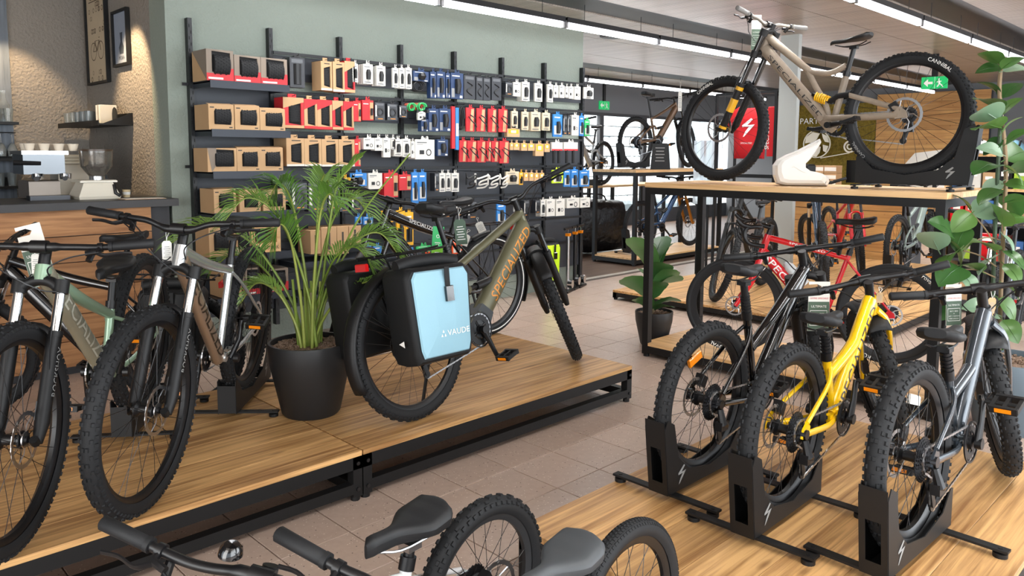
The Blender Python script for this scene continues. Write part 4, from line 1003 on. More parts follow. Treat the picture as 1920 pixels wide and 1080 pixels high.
# ---- hang tags
PALE = mat('tag_white', '#e6e4dc', .55); TGRN = mat('tag_green', '#4f6353', .6); TKR = mat('tag_kraft', '#b99a70', .7); LGRN = mat('tag_bright_green', '#3fbf6e', .5); LIME = mat('lime', '#b7e61e', .5)
def hang_tag(label, px0, py0, px1, py1, depth, kind='offer', name='price_tag', roll=0.0, yaw=0.0):
    "card whose upper left / lower right corners stand about there; it faces the aisle"
    a = D(px0, py0, depth); w_ = (px1 - px0) / FPX * depth; h_ = (py1 - py0) / FPX * depth
    az = math.atan2(CR.y, CR.x) + yaw
    t = thing(name, label, 'tag', a + Vector((0, 0, 0)), az, 'paper tags hanging on the bikes'); t.rotation_euler = (0, R(roll), az)
    if kind == 'offer':
        poly = [(0, 0), (w_, 0), (w_, -h_), (0, -h_), (0, -h_ * .16), (w_ * .5, -h_ * .16), (w_ * .62, -h_ * .10), (w_ * .4, -h_ * .05), (0, -h_ * .06)]
        MB().prism(poly, -.0006, .0006).build('card', PALE, t)
        MB().box((w_ / 2, -.0012, -h_ * .70), (w_ * .98, .0006, h_ * .59)).build('green_panel', TGRN, t)
        put_text('OFFRE SPECIALE', REDP, t, (w_ / 2, -.0013, -h_ * .335), (1, 0, 0), (0, 0, 1), w_ * .085, center=True, stretch=1.0)
        put_text('ULTIMATE', WHITEP, t, (w_ / 2, -.0018, -h_ * .50), (1, 0, 0), (0, 0, 1), w_ * .11, center=True)
        b = MB()
        for (x0, z0, x1, z1) in ((.1, .58, .9, .59), (.1, .88, .9, .89), (.1, .58, .115, .89), (.885, .58, .9, .89)): b.box2((w_ * x0, -.0022, -h_ * z0), (w_ * x1, -.0016, -h_ * z1))
        b.build('panel_border', WHITEP, t)
        for s_, z_ in (('BUY 1 BIKE', .65), ('+', .71), ('GET 1 HUMAN', .77), ('FREE LESSON', .83)): put_text(s_, WHITEP, t, (w_ / 2, -.0018, -h_ * z_), (1, 0, 0), (0, 0, 1), w_ * .075, center=True)
    elif kind == 'green':
        MB().prism([(0, 0), (w_, 0), (w_, -h_), (0, -h_)], -.0008, .0008).build('card', LGRN, t); MB().box((w_ / 2, -.0012, -h_ * .85), (w_, .0006, h_ * .3)).build('lime_panel', mat('tag_lime', '#86cf3c', .5), t)
        b = MB(); b.lathe([(w_ * .12, 0), (w_ * .17, 0)], 6, 'y', (w_ / 2, -.0014, -h_ * .33)); b.build('emblem', WHITEP, t)
        for z_, l_ in ((.55, .5), (.62, .3), (.88, .4)): MB().box((w_ / 2, -.0014, -h_ * z_), (w_ * l_, .0006, h_ * .03)).build('print_line', WHITEP, t)
        MB().tube([(w_ / 2, 0, .004), (w_ / 2, 0, h_ * .25)], .004, 6).build('clear_strap', mat('clear_strap', '#cfd6da', .2), t)
    else:
        m_ = dict(white=PALE, kraft=TKR, dgreen=TGRN)[kind]
        MB().prism([(w_ * .2, 0), (w_ * .8, 0), (w_, -h_ * .12), (w_, -h_), (0, -h_), (0, -h_ * .12)], -.0006, .0006).build('card', m_, t)
        b = MB(); pm = GREYP if kind != 'dgreen' else WHITEP
        for k in range(6): b.box((w_ / 2, -.001, -h_ * (.3 + .1 * k)), (w_ * (.7 if k % 2 else .5), .0006, h_ * .03))
        b.build('print_lines', pm, t)
        MB().tube(catmull([(w_ / 2, 0, -.004), (w_ * .55, -.01, h_ * .2), (w_ * .75, 0, h_ * .38), (w_ * .5, .012, h_ * .42), (w_ / 2, 0, 0)], 4), .0011, 5).build('string', WHITEP, t)
    return t
hang_tag('large white and green offer card on the sage green bike', 27, 428, 76, 545, 2.72, roll=-14)
hang_tag('small white swing tag on the sage green bike', 58, 476, 74, 513, 2.70, 'white')
hang_tag('small white swing tag hanging from the silver bike stem', 303, 452, 320, 490, 2.90, 'white', yaw=.5)
hang_tag('bright green card hanging from the black saddle', 812, 424, 833, 480, 4.05, 'green', roll=4)
hang_tag('dark green card beside the bright green card', 850, 412, 872, 460, 4.3, 'dgreen', roll=-6)
hang_tag('tall offer card behind the yellow bike saddle', 1517, 528, 1557, 622, 3.42)
hang_tag('kraft swing tag on the yellow bike handlebar', 1644, 548, 1656, 568, 3.15, 'kraft')
hang_tag('tall offer card hanging on the charcoal blue bike', 1774, 534, 1803, 612, 3.0, roll=-3)
hang_tag('kraft swing tag on the charcoal blue bike', 1853, 558, 1868, 592, 3.1, 'kraft')
hang_tag('green offer card on the brown mountain bike handlebar', 1410, 28, 1428, 92, 5.35)
hang_tag('white square label dangling behind the black saddle', 866, 436, 884, 458, 4.6, 'white', roll=20)
hang_tag('white slanted label above the luggage rack', 890, 420, 905, 440, 4.6, 'white', roll=-25)
hang_tag('narrow white tag on the bronze bike handlebar', 1272, 170, 1279, 208, 11.2, 'white')

# ---- panniers
PBLU = mat('pannier_blue', '#8db6c6', .62, bump=(120, .25, .003)); PBLK = mat('pannier_black', '#131415', .6, bump=(150, .2, .002), spec=.35); NEON = mat('neon_yellow', '#c8f01a', .5)
def pannier(label, loc, head, front, side, lean=0.0, h=.42, w=.33, d=.16, text=None, roll_top=True):
    "origin at the lower middle of the face turned outwards (local -y)"
    t = thing('pannier_bag', label, 'pannier bag', loc, R(head), None, R(lean))
    def outline(k, grow=0.0):
        return [(-w * .5 * .80 - grow, 0 - grow), (w * .5 * .80 + grow, 0 - grow), (w * .5 * .88 + grow, h * .10), (w * .5 + grow, h * .92), (w * .44, h + grow), (-w * .44, h + grow), (-w * .5 - grow, h * .92), (-w * .5 * .88 - grow, h * .10)]
    n = 8; b = MB(); rows = []
    for yy, sc in ((0.0, .93), (.015, 1.0), (d * .5, 1.03), (d - .015, 1.0), (d, .93)):
        o_ = outline(0); o_ = [(x * sc, h / 2 + (z - h / 2) * sc) for x, z in o_]
        rows.append([Vector((x, yy, z)) for x, z in o_] + [Vector((o_[0][0], yy, o_[0][1]))])
    b.grid(rows); b.add(rows[0][:8], [tuple(range(8))]); b.add(rows[-1][:8], [tuple(range(8))])
    body = b.build('bag_body', side, t, 40); bv = body.modifiers.new('b', 'BEVEL'); bv.width = .012; bv.segments = 2; bv.limit_method = 'ANGLE'
    # front panel, slightly domed
    b = MB(); P = []
    base = [(x * .86, h * .06 + z * .90) for x, z in outline(0)]
    cx_, cz_ = 0, h * .5
    for sc, yy in ((1.0, -.003), (.97, -.012), (.7, -.022), (.35, -.027)):
        ring = [Vector((cx_ + (x - cx_) * sc, yy, cz_ + (z - cz_) * sc)) for x, z in base]; P.append(ring + [ring[0]])
    b.grid(P); b.add(P[-1][:8], [tuple(range(8))])
    fp = b.build('front_panel', front, t, 40)
    if text:
        put_text(text, WHITEP, fp, (-w * .02, -.0275, h * .26), (1, 0, 0), (0, 0, 1), .026, stretch=1.1, lift=.001)
        b = MB()
        for q in ((0, .0), (.018, .0), (.009, .018)): b.prism([(w * -.12 + q[0], h * .26 + q[1]), (w * -.12 + q[0] + .011, h * .26 + q[1]), (w * -.12 + q[0] + .006, h * .26 + q[1] + .012)], -.0290, -.0275)
        b.build('emblem', WHITEP, fp)
        b = MB(); b.add([(-w * .5 - .0065, .045, h * .20), (-w * .5 - .0065, .085, h * .235), (-w * .5 - .0085, .045, h * .27)], [(0, 1, 2)]); b.build('reflective_triangle', WHITEP, t)
    if roll_top:
        b = MB(); b.tube(catmull([(-w * .46, d * .45, h + .012), (-w * .2, d * .45, h + .028), (w * .2, d * .45, h + .028), (w * .46, d * .45, h + .012)], 4), .024, 10, sq=(1.0, 1.25)); b.build('roll_closure', PBLK, t, 50)
        b = MB(); b.box((0.02, -.0285, h * .80), (.028, .003, h * .36), Matrix.Rotation(.04, 3, 'X')); st = b.build('strap', PBLK, t)
        b = MB(); b.cbox((0.02, -.036, h * .70), (.042, .014, .07), .003); b.build('buckle', GLOSSB, st)
    return t
def on_bike(o, p):
    M = Matrix.LocRotScale(o.location, o.rotation_euler, None); return M @ Vector(p)
pz = .30
pannier('light blue roll-top pannier with white lettering on the olive bike', on_bike(olive, (-.07, -.30, .31)), 1, PBLU, PBLK, -8.5, w=.38, h=.43, d=.19, text='VAUDE')
pannier('light blue pannier on the far side of the olive bike', on_bike(olive, (-.08, .29, .33)), 188, PBLU, PBLK, 8.5)
_lp = U(1034, 531, y=5.42); pannier('neon yellow pannier hanging low on the accessory wall', (_lp.x, 5.42, _lp.z), 0, NEON, PBLK, 0, h=.42, w=.28, d=.20)
pannier('black pannier bag on the touring bike behind the sage bike', on_bike(cityb, (-.03, .25, .38)), 141 + 180, PBLK, PBLK, 0, h=.40, w=.34)
# ---------------------------------------------------------------- accessory wall: posts, rails, hooks, shelves
FIX = mat('fixture_black', '#15171a', .42); PNL = mat('fixture_panel', '#363a41', .5, bump=(80, .08, .002)); SLOT = mat('slot_dark', '#070708', .8)
fx = thing('wall_rack', 'black slotted post rack with hook rails covering the sage wall', 'rack', (2.3, 5.75, 0))
PX0, PS = 2.318, .6305
posts = [PX0 + PS * k for k in range(8)]
pm = MB().box2((-.016, -.055, .12), (.016, -.002, 2.475)).mesh('upright_post', FIX, 30)
slot = MB()
for k in range(52): slot.box((-.006 if k % 2 else .006, -.0556, .2 + k * .0435), (.005, .0015, .024))
slm = slot.mesh('post_slots', SLOT, 0)
for x in posts:
    p_ = link('upright_post', pm, fx, (x - 2.3, 0, 0)); s_ = link('post_slots', slm, p_); s_['kind'] = 'stuff'
br = MB().box((-.035, -.03, 0), (.05, .006, .022)).mesh('wall_bracket', FIX, 0)
RAILZ = [2.29, 1.985, 1.665, 1.375, 1.085, .80, .52]
RN = ['top', 'second', 'third', 'fourth', 'fifth', 'sixth', 'lowest']
for i, z in enumerate(RAILZ):
    for k in range(7):
        if k == 0: continue
        a, b_ = posts[k] - 2.3 + .017, posts[k + 1] - 2.3 - .017
        MB().box2((a, -.062, z - .012), (b_, -.05, z + .012)).build('hook_rail', FIX, fx)
        hh = .19 if i < 2 else .262
        MB().box2((a + .005, -.03, z - hh - .02), (b_ - .005, -.022, z - .015)).build('back_panel', PNL, fx)
for z in (.25, .62, .98, 1.34, 1.70): MB().box2((posts[0] - 2.3 + .017, -.03, z), (posts[1] - 2.3 - .017, -.022, z + .34)).build('back_panel', PNL, fx)
for z in (2.0, 1.4, .7):
    for x in posts: link('wall_bracket', br, fx, (x - 2.3, 0, z))
YF = 5.46                                                   # where the front packs of a hook end
SHY = [154, 244, 322, 399, 479, 557]
shz = [U(440, y, y=5.42).z for y in SHY]
for z in shz:
    b = MB(); x0, x1 = posts[0] - 2.3 + .01, posts[1] - 2.3 - .01
    b.box2((x0, -.345, z - .012), (x1, -.03, z - .004)); b.box2((x0, -.35, z - .05), (x1, -.34, z + .004)); b.box2((x0, -.345, z - .045), (x0 + .006, -.03, z)); b.box2((x1 - .006, -.345, z - .045), (x1, -.03, z))
    b.build('shelf', mat('shelf_steel', '#2a2f38', .4, .3), fx)
for z in [U(640, y, y=5.42).z for y in (484, 545)]:
    MB().box2((posts[1] - 2.28, -.345, z - .045), (posts[3] - 2.32, -.03, z - .004)).build('shelf', MATS['shelf_steel'], fx)

KRAFT = mat('kraft_box', '#bb9870', .75, var=.05); TAN2 = mat('box_tan_print', '#c5a078', .7); TAUP = mat('box_taupe', '#85786b', .65); REDB = mat('box_red', '#c0232b', .5); DARKW = mat('box_inside', '#151517', .8)
NAVY = mat('navy_card', '#22395f', .5); SKY = mat('blue_card', '#2f7cc4', .5); CARDW = mat('white_card', '#d2d0c9', .55); BEIGE = mat('beige_card', '#cfc0a4', .6); YLC = mat('yellow_card', '#f0b01c', .5); NEONC = mat('neon_card', '#c9ee2a', .5); GREENC = mat('green_card', '#2fae5f', .5); ORC = mat('orange_card', '#e2541c', .5); PROD = mat('product_black', '#17181a', .45); PRODG = mat('product_grey', '#5b5e62', .4); CLEAR = mat('blister', '#8a9096', .15)
def rolled_tyre(L, r):
    def mk():
        b = MB(); b.lathe([(.001, -L / 2), (r * .9, -L / 2), (r, -L / 2 + .004), (r, L / 2 - .004), (r * .9, L / 2), (.001, L / 2)], 20, 'x')
        n = 18; rows = max(3, int(L / .018))
        for i in range(n):
            for j in range(rows):
                a = 2 * math.pi * (i + (.5 if j % 2 else 0)) / n; nrm = Vector((0, math.cos(a), math.sin(a))); c_ = nrm * r + Vector((-L / 2 + L * (j + .5) / rows, 0, 0))
                b.box(c_, (.011, .006, .010), Matrix(((1, 0, 0), (0, nrm.y, -nrm.z), (0, nrm.z, nrm.y))))
        return b.mesh('rolled_tyre', RUB, 40)
    return cached(('roll', round(L, 3), round(r, 3)), mk)
def windowed(t, w, h, d, win, m, name='carton'):
    "carton with a cut-out: win is the inner outline as fractions (x,z), four points"
    b = MB(); f = .012
    b.box2((0, f, 0), (w, d, h))
    outer = [(0, 0), (w, 0), (w, h), (0, h)]; inner = [(x * w, z * h) for x, z in win]
    vs = [(x, 0, z) for x, z in outer] + [(x, 0, z) for x, z in inner] + [(x, f, z) for x, z in outer] + [(x, f, z) for x, z in inner]
    fs = []
    for i in range(4):
        j = (i + 1) % 4; fs += [(i, j, 4 + j, 4 + i), (4 + i, 4 + j, 12 + j, 12 + i), (i, 8 + i, 8 + j, j)]
    b.add(vs, fs); c = b.build(name, m, t, 20)
    MB().add([(x, f - .0008, z) for x, z in inner], [(0, 1, 2, 3)]).build('window_back', DARKW, t)
    return c
def rects(t, rs, nm='printed_panel'):
    for (x0, z0, x1, z1, m, th) in rs: MB().box2((x0, -th, z0), (x1, 0, z1)).build(nm, m, t)

COUNT = {}
ROWOF = {}
def pack(row, px0, py0, px1, py1, kind, deep=None, yf=None, whole=None):
    yf = yf or YF; a = U(px0, py1, y=yf); c = U(px1, py0, y=yf)
    w, h = max(.02, c.x - a.x), max(.03, c.z - a.z)
    ROWOF.setdefault((row, kind), []).append((a.x, w, h, a.z, yf, deep))
DESC = dict(
    W=('accessory_card', 'white hang card with a small black accessory', 'card pack'), X=('accessory_box', 'white boxed accessory', 'box'), N=('navy_pack', 'navy blue accessory pack', 'pack'),
    B=('accessory_bag', 'black blister bag with cables', 'pack'), T=('tyre_box', 'kraft tyre box with a tall dark window', 'box'), TR=('tyre_box', 'tan and red tyre pack with a tall dark window', 'box'), TD=('tyre_box', 'black tyre pack', 'box'),
    RC=('bottle_cage_card', 'red and tan card holding a black bottle cage', 'bottle cage'), RB=('accessory_box', 'red box', 'box'), Y=('accessory_card', 'yellow accessory card', 'card pack'), S=('accessory_card', 'blue and white accessory card', 'card pack'),
    K=('accessory_pack', 'black accessory pack', 'pack'), L=('coil_lock', 'coiled bike lock', 'lock'), G=('accessory_card', 'neon yellow card', 'card pack'), C=('bottle_cage', 'white bottle cage', 'bottle cage'), D=('bottle_cage', 'black bottle cage', 'bottle cage'), E=('grip_pack', 'pair of black grips under a white and red header', 'grips'), O=('kraft_box', 'brown kraft box', 'box'), Q=('kraft_pack', 'small kraft and yellow pack', 'pack'), H=('tyre_strap', 'long blue and red strap pack', 'strap'), Z=('cable_lock', 'looped black cable lock', 'lock'), P=('orange_card', 'orange and white card', 'card pack'), GR=('accessory_card', 'green card', 'card pack'), BG=('accessory_card', 'beige card with a dark tube', 'card pack'))
def make_pack(kind, label, x, z, w, h, yf, deep, group):
    nm, _, cat = DESC[kind]
    t = thing(nm, label, cat, (x, yf, z), 0, group)
    def tab(m, d=.0015): 
        MB().prism([(w * .3, h), (w * .7, h), (w * .66, h + .03), (w * .58, h + .03), (w * .55, h + .016), (w * .45, h + .016), (w * .42, h + .03), (w * .34, h + .03)], 0, d).build('hang_tab', m, t)
    back = 5.69 - yf
    def hook(zz):
        b = MB(); b.tube([(w / 2, back, zz), (w / 2, -.02, zz), (w / 2, -.028, zz + .012)], .0025, 5); b.build('peg_hook', FIX, t)
    hk = True
    if kind in ('W', 'BG'):
        m = CARDW if kind == 'W' else BEIGE
        MB().cbox((w / 2, .009, h / 2), (w, .018, h), .001).build('card', m, t); tab(m)
        b = MB(); b.tube([(w * .5, -.006, h * .22), (w * .5, -.008, h * .55), (w * .5, -.006, h * .72)], [w * .2, w * .23, w * .15], 8); b.build('product', PROD, t)
        rects(t, [(w * .12, h * .84, w * .7, h * .88, PRODG, .0006), (w * .12, h * .06, w * .8, h * .1, PRODG, .0006)])
        for k in range(deep or 0): MB().cbox((w / 2 - .004 * k, .035 + .026 * k, h / 2 - .003), (w, .018, h), .001).build('card_behind', m, t)
    elif kind == 'X':
        d = deep or .06; MB().cbox((w / 2, d / 2, h / 2), (w, d, h), .0015).build('carton', CARDW, t); tab(CARDW)
        rects(t, [(w * .1, h * .82, w * .6, h * .87, PRODG, .0006), (w * .1, h * .74, w * .4, h * .77, GREYP, .0006)])
        b = MB(); b.lathe([(w * .10, 0), (w * .14, 0), (w * .14, .001), (w * .10, .001)], 16, 'y', (w * .7, -.001, h * .35), closed=True); b.box((w * .34, -.002, h * .36), (w * .22, .004, h * .2)); b.build('product_print', PROD, t)
    elif kind == 'N':
        d = deep or .05; MB().cbox((w / 2, d / 2, h / 2), (w, d, h), .0015).build('carton', NAVY, t); tab(NAVY)
        rects(t, [(w * .1, h * .86, w * .7, h * .9, WHITEP, .0006), (w * .72, h * .04, w * .92, h * .13, WHITEP, .0006), (w * .06, h * .05, w * .3, h * .4, GREYP, .0006)])
        b = MB(); b.tube([(w * .5, -.006, h * .2), (w * .52, -.012, h * .5), (w * .5, -.006, h * .76)], [w * .16, w * .22, w * .17], 8); b.build('product', PROD, t)
    elif kind in ('B', 'K', 'TD'):
        d = .03 if kind == 'B' else .07
        MB().cbox((w / 2, d / 2, h / 2), (w, d, h), .003).build('bag', mat('bag_black', '#2a2c31', .3), t); tab(BLACKP)
        rects(t, [(w * .12, h * .82, w * .88, h * .94, PRODG, .0006)])
        b = MB()
        if kind == 'B': b.tube(catmull([(w * .3, -.004, h * .7), (w * .75, -.006, h * .55), (w * .25, -.005, h * .35), (w * .7, -.006, h * .15)], 5), .004, 6)
        elif kind == 'K': b.lathe([(w * .22, -.004), (w * .36, -.004), (w * .36, .002), (w * .22, .002)], 18, 'y', (w * .55, -.002, h * .45), closed=True); rects(t, [(w * .06, h * .2, w * .2, h * .85, CARDW, .0006), (w * .3, h * .06, w * .8, h * .1, GOLDO, .0006)])
        else: b.tube([(w * .5, .006, h * .1), (w * .5, .006, h * .78)], w * .26, 10)
        b.build('product', PROD, t)
    elif kind in ('T', 'TR'):
        d = deep or .14
        m = KRAFT if kind == 'T' else (REDB if int(x * 50) % 2 else KRAFT)
        windowed(t, w, h, d, [(.26, .16), (.86, .10), (.86, .84), (.26, .76)], m)
        if kind == 'TR':
            b = MB(); m2 = KRAFT if m is REDB else REDB
            b.prism([(0, h), (w, h), (w, h * .86), (0, h * .64)], -.001, 0); b.build('printed_panel', m2, t); MB().box2((0, -.001, 0), (w, 0, h * .09)).build('printed_panel', m2, t)
        else: rects(t, [(0, 0, w, h * .07, CARDW, .0008), (w * .3, h * .9, w * .8, h * .93, BLACKP, .0008)])
        o = link('rolled_tyre', rolled_tyre(round(h * .55, 2), round(w * .27, 3)), t, M=Matrix.Translation((w * .56, .016, h * .46)) @ Matrix.Rotation(math.pi / 2, 4, 'Y') @ Matrix.Diagonal((1, .55, 1, 1)))
        for k in (0,): MB().box2((w * .3, .02, h), (w * .7, .028, h + .028)).build('hang_tab', m, t)
    elif kind == 'RC':
        MB().cbox((w * .5, .01, h / 2), (w, .012, h), .001).build('card', REDB, t); tab(REDB)
        MB().prism([(w * .62, h * .95), (w * .95, h * .95), (w * .8, h * .03), (w * .45, h * .03)], .0025, .004).build('tan_print', TAN2, t)
        b = MB(); p = catmull([(w * .25, -.004, h * .62), (w * .2, -.05, h * .45), (w * .45, -.07, h * .30), (w * .8, -.05, h * .18), (w * .9, -.02, h * .38), (w * .65, -.045, h * .55), (w * .35, -.01, h * .70)], 5); b.tube(p, .0055, 6); b.build('bottle_cage', PROD, t)
    elif kind == 'RB':
        d = .09; MB().cbox((w / 2, d / 2, h / 2), (w, d, h), .0015).build('carton', REDB, t); tab(REDB)
        rects(t, [(w * .68, h * .05, w * .98, h * .9, KRAFT, .0008), (w * .1, h * .8, w * .55, h * .84, WHITEP, .0008)])
        b = MB(); b.tube([(w * .8, -.008, h * .25), (w * .8, -.012, h * .6)], w * .1, 8); b.build('product', PROD, t)
    elif kind in ('Y', 'S', 'G', 'P', 'GR'):
        m = dict(Y=YLC, S=SKY, G=NEONC, P=ORC, GR=GREENC)[kind]
        MB().cbox((w / 2, .008, h / 2), (w, .016, h), .001).build('card', m, t); tab(m)
        m2 = CARDW if kind != 'Y' else BLACKP
        rects(t, [(w * .12, h * .1, w * .88, h * .5, m2, .0008), (w * .15, h * .84, w * .75, h * .89, WHITEP, .0008)])
        b = MB(); b.tube([(w * .5, -.008, h * .15), (w * .52, -.012, h * .45), (w * .5, -.008, h * .68)], [w * .16, w * .2, w * .14], 8); b.build('product', PROD, t)
    elif kind == 'L':
        for k in range(2):
            b = MB(); p = [(w * (.5 + .34 * math.cos(i * .5)), -.02 + .05 * k + .0022 * i, h * .55 + h * .36 * math.sin(i * .5)) for i in range(34)]; b.tube(p, .007, 6); b.build('coil', [GREENC, REDP][k], t)
        MB().cbox((w * .82, -.03, h * .1), (w * .22, .03, h * .3), .003).build('lock_head', BLK, t)
    elif kind == 'Z':
        b = MB(); p = [(w * (.5 + .42 * math.cos(i * .42)), .002 * i, h * .5 + h * .46 * math.sin(i * .42)) for i in range(46)]; b.tube(p, .006, 6); b.build('cable', PROD, t)
    elif kind in ('C', 'D'):
        m = CARDW if kind == 'C' else PROD
        b = MB(); p = catmull([(w * .1, 0, h * .95), (w * .2, -.02, h * .62), (w * .9, -.05, h * .82), (w * .95, -.05, h * .62), (w * .35, -.04, h * .42), (w * .3, -.03, h * .22), (w * .85, -.05, h * .30), (w * .7, -.03, h * .06), (w * .25, 0, h * .0)], 5); b.tube(p, .0058, 6, sq=(1, 1.5)); b.build('cage', m, t, 50); MB().box2((w * .1, 0, h * .2), (w * .24, .006, h * .95)).build('mount', m, t)
    elif kind == 'E':
        MB().cbox((w / 2, .01, h * .8), (w, .02, h * .4), .001).build('header_card', CARDW, t); MB().box2((0, -.001, h * .6), (w, 0, h * .68)).build('red_band', REDP, t); tab(CARDW)
        for k in (.25, .72): MB().tube([(w * k, .01, 0), (w * k, .01, h * .62)], .0155, 10).build('grip', RUBG, t)
    elif kind == 'O':
        d = deep or .2; MB().cbox((w / 2, d / 2, h / 2), (w, d, h), .002).build('carton', KRAFT, t); hk = False
        rects(t, [(w * .42, h * .2, w * .58, h * .8, DARKD, .0008)]); MB().box2((0, d * .45, h), (w, d * .55, h + .001)).build('tape', TAN2, t)
    elif kind == 'Q':
        MB().cbox((w / 2, .02, h / 2), (w, .04, h), .001).build('carton', TAN2, t); tab(TAN2); rects(t, [(w * .1, h * .4, w * .9, h * .92, YLC, .0008), (w * .3, h * .5, w * .7, h * .8, WHITEP, .0012)])
    elif kind == 'H':
        for k, m in enumerate((REDB, SKY)): MB().cbox((w * (.25 + .5 * k), .012, h / 2 - .01 * k), (w * .42, .022, h), .002).build('strap_sleeve', m, t)
        rects(t, [(w * .58, h * .3, w * .9, h * .6, WHITEP, .001)])
    if hk: hook(h + .012)
    return t

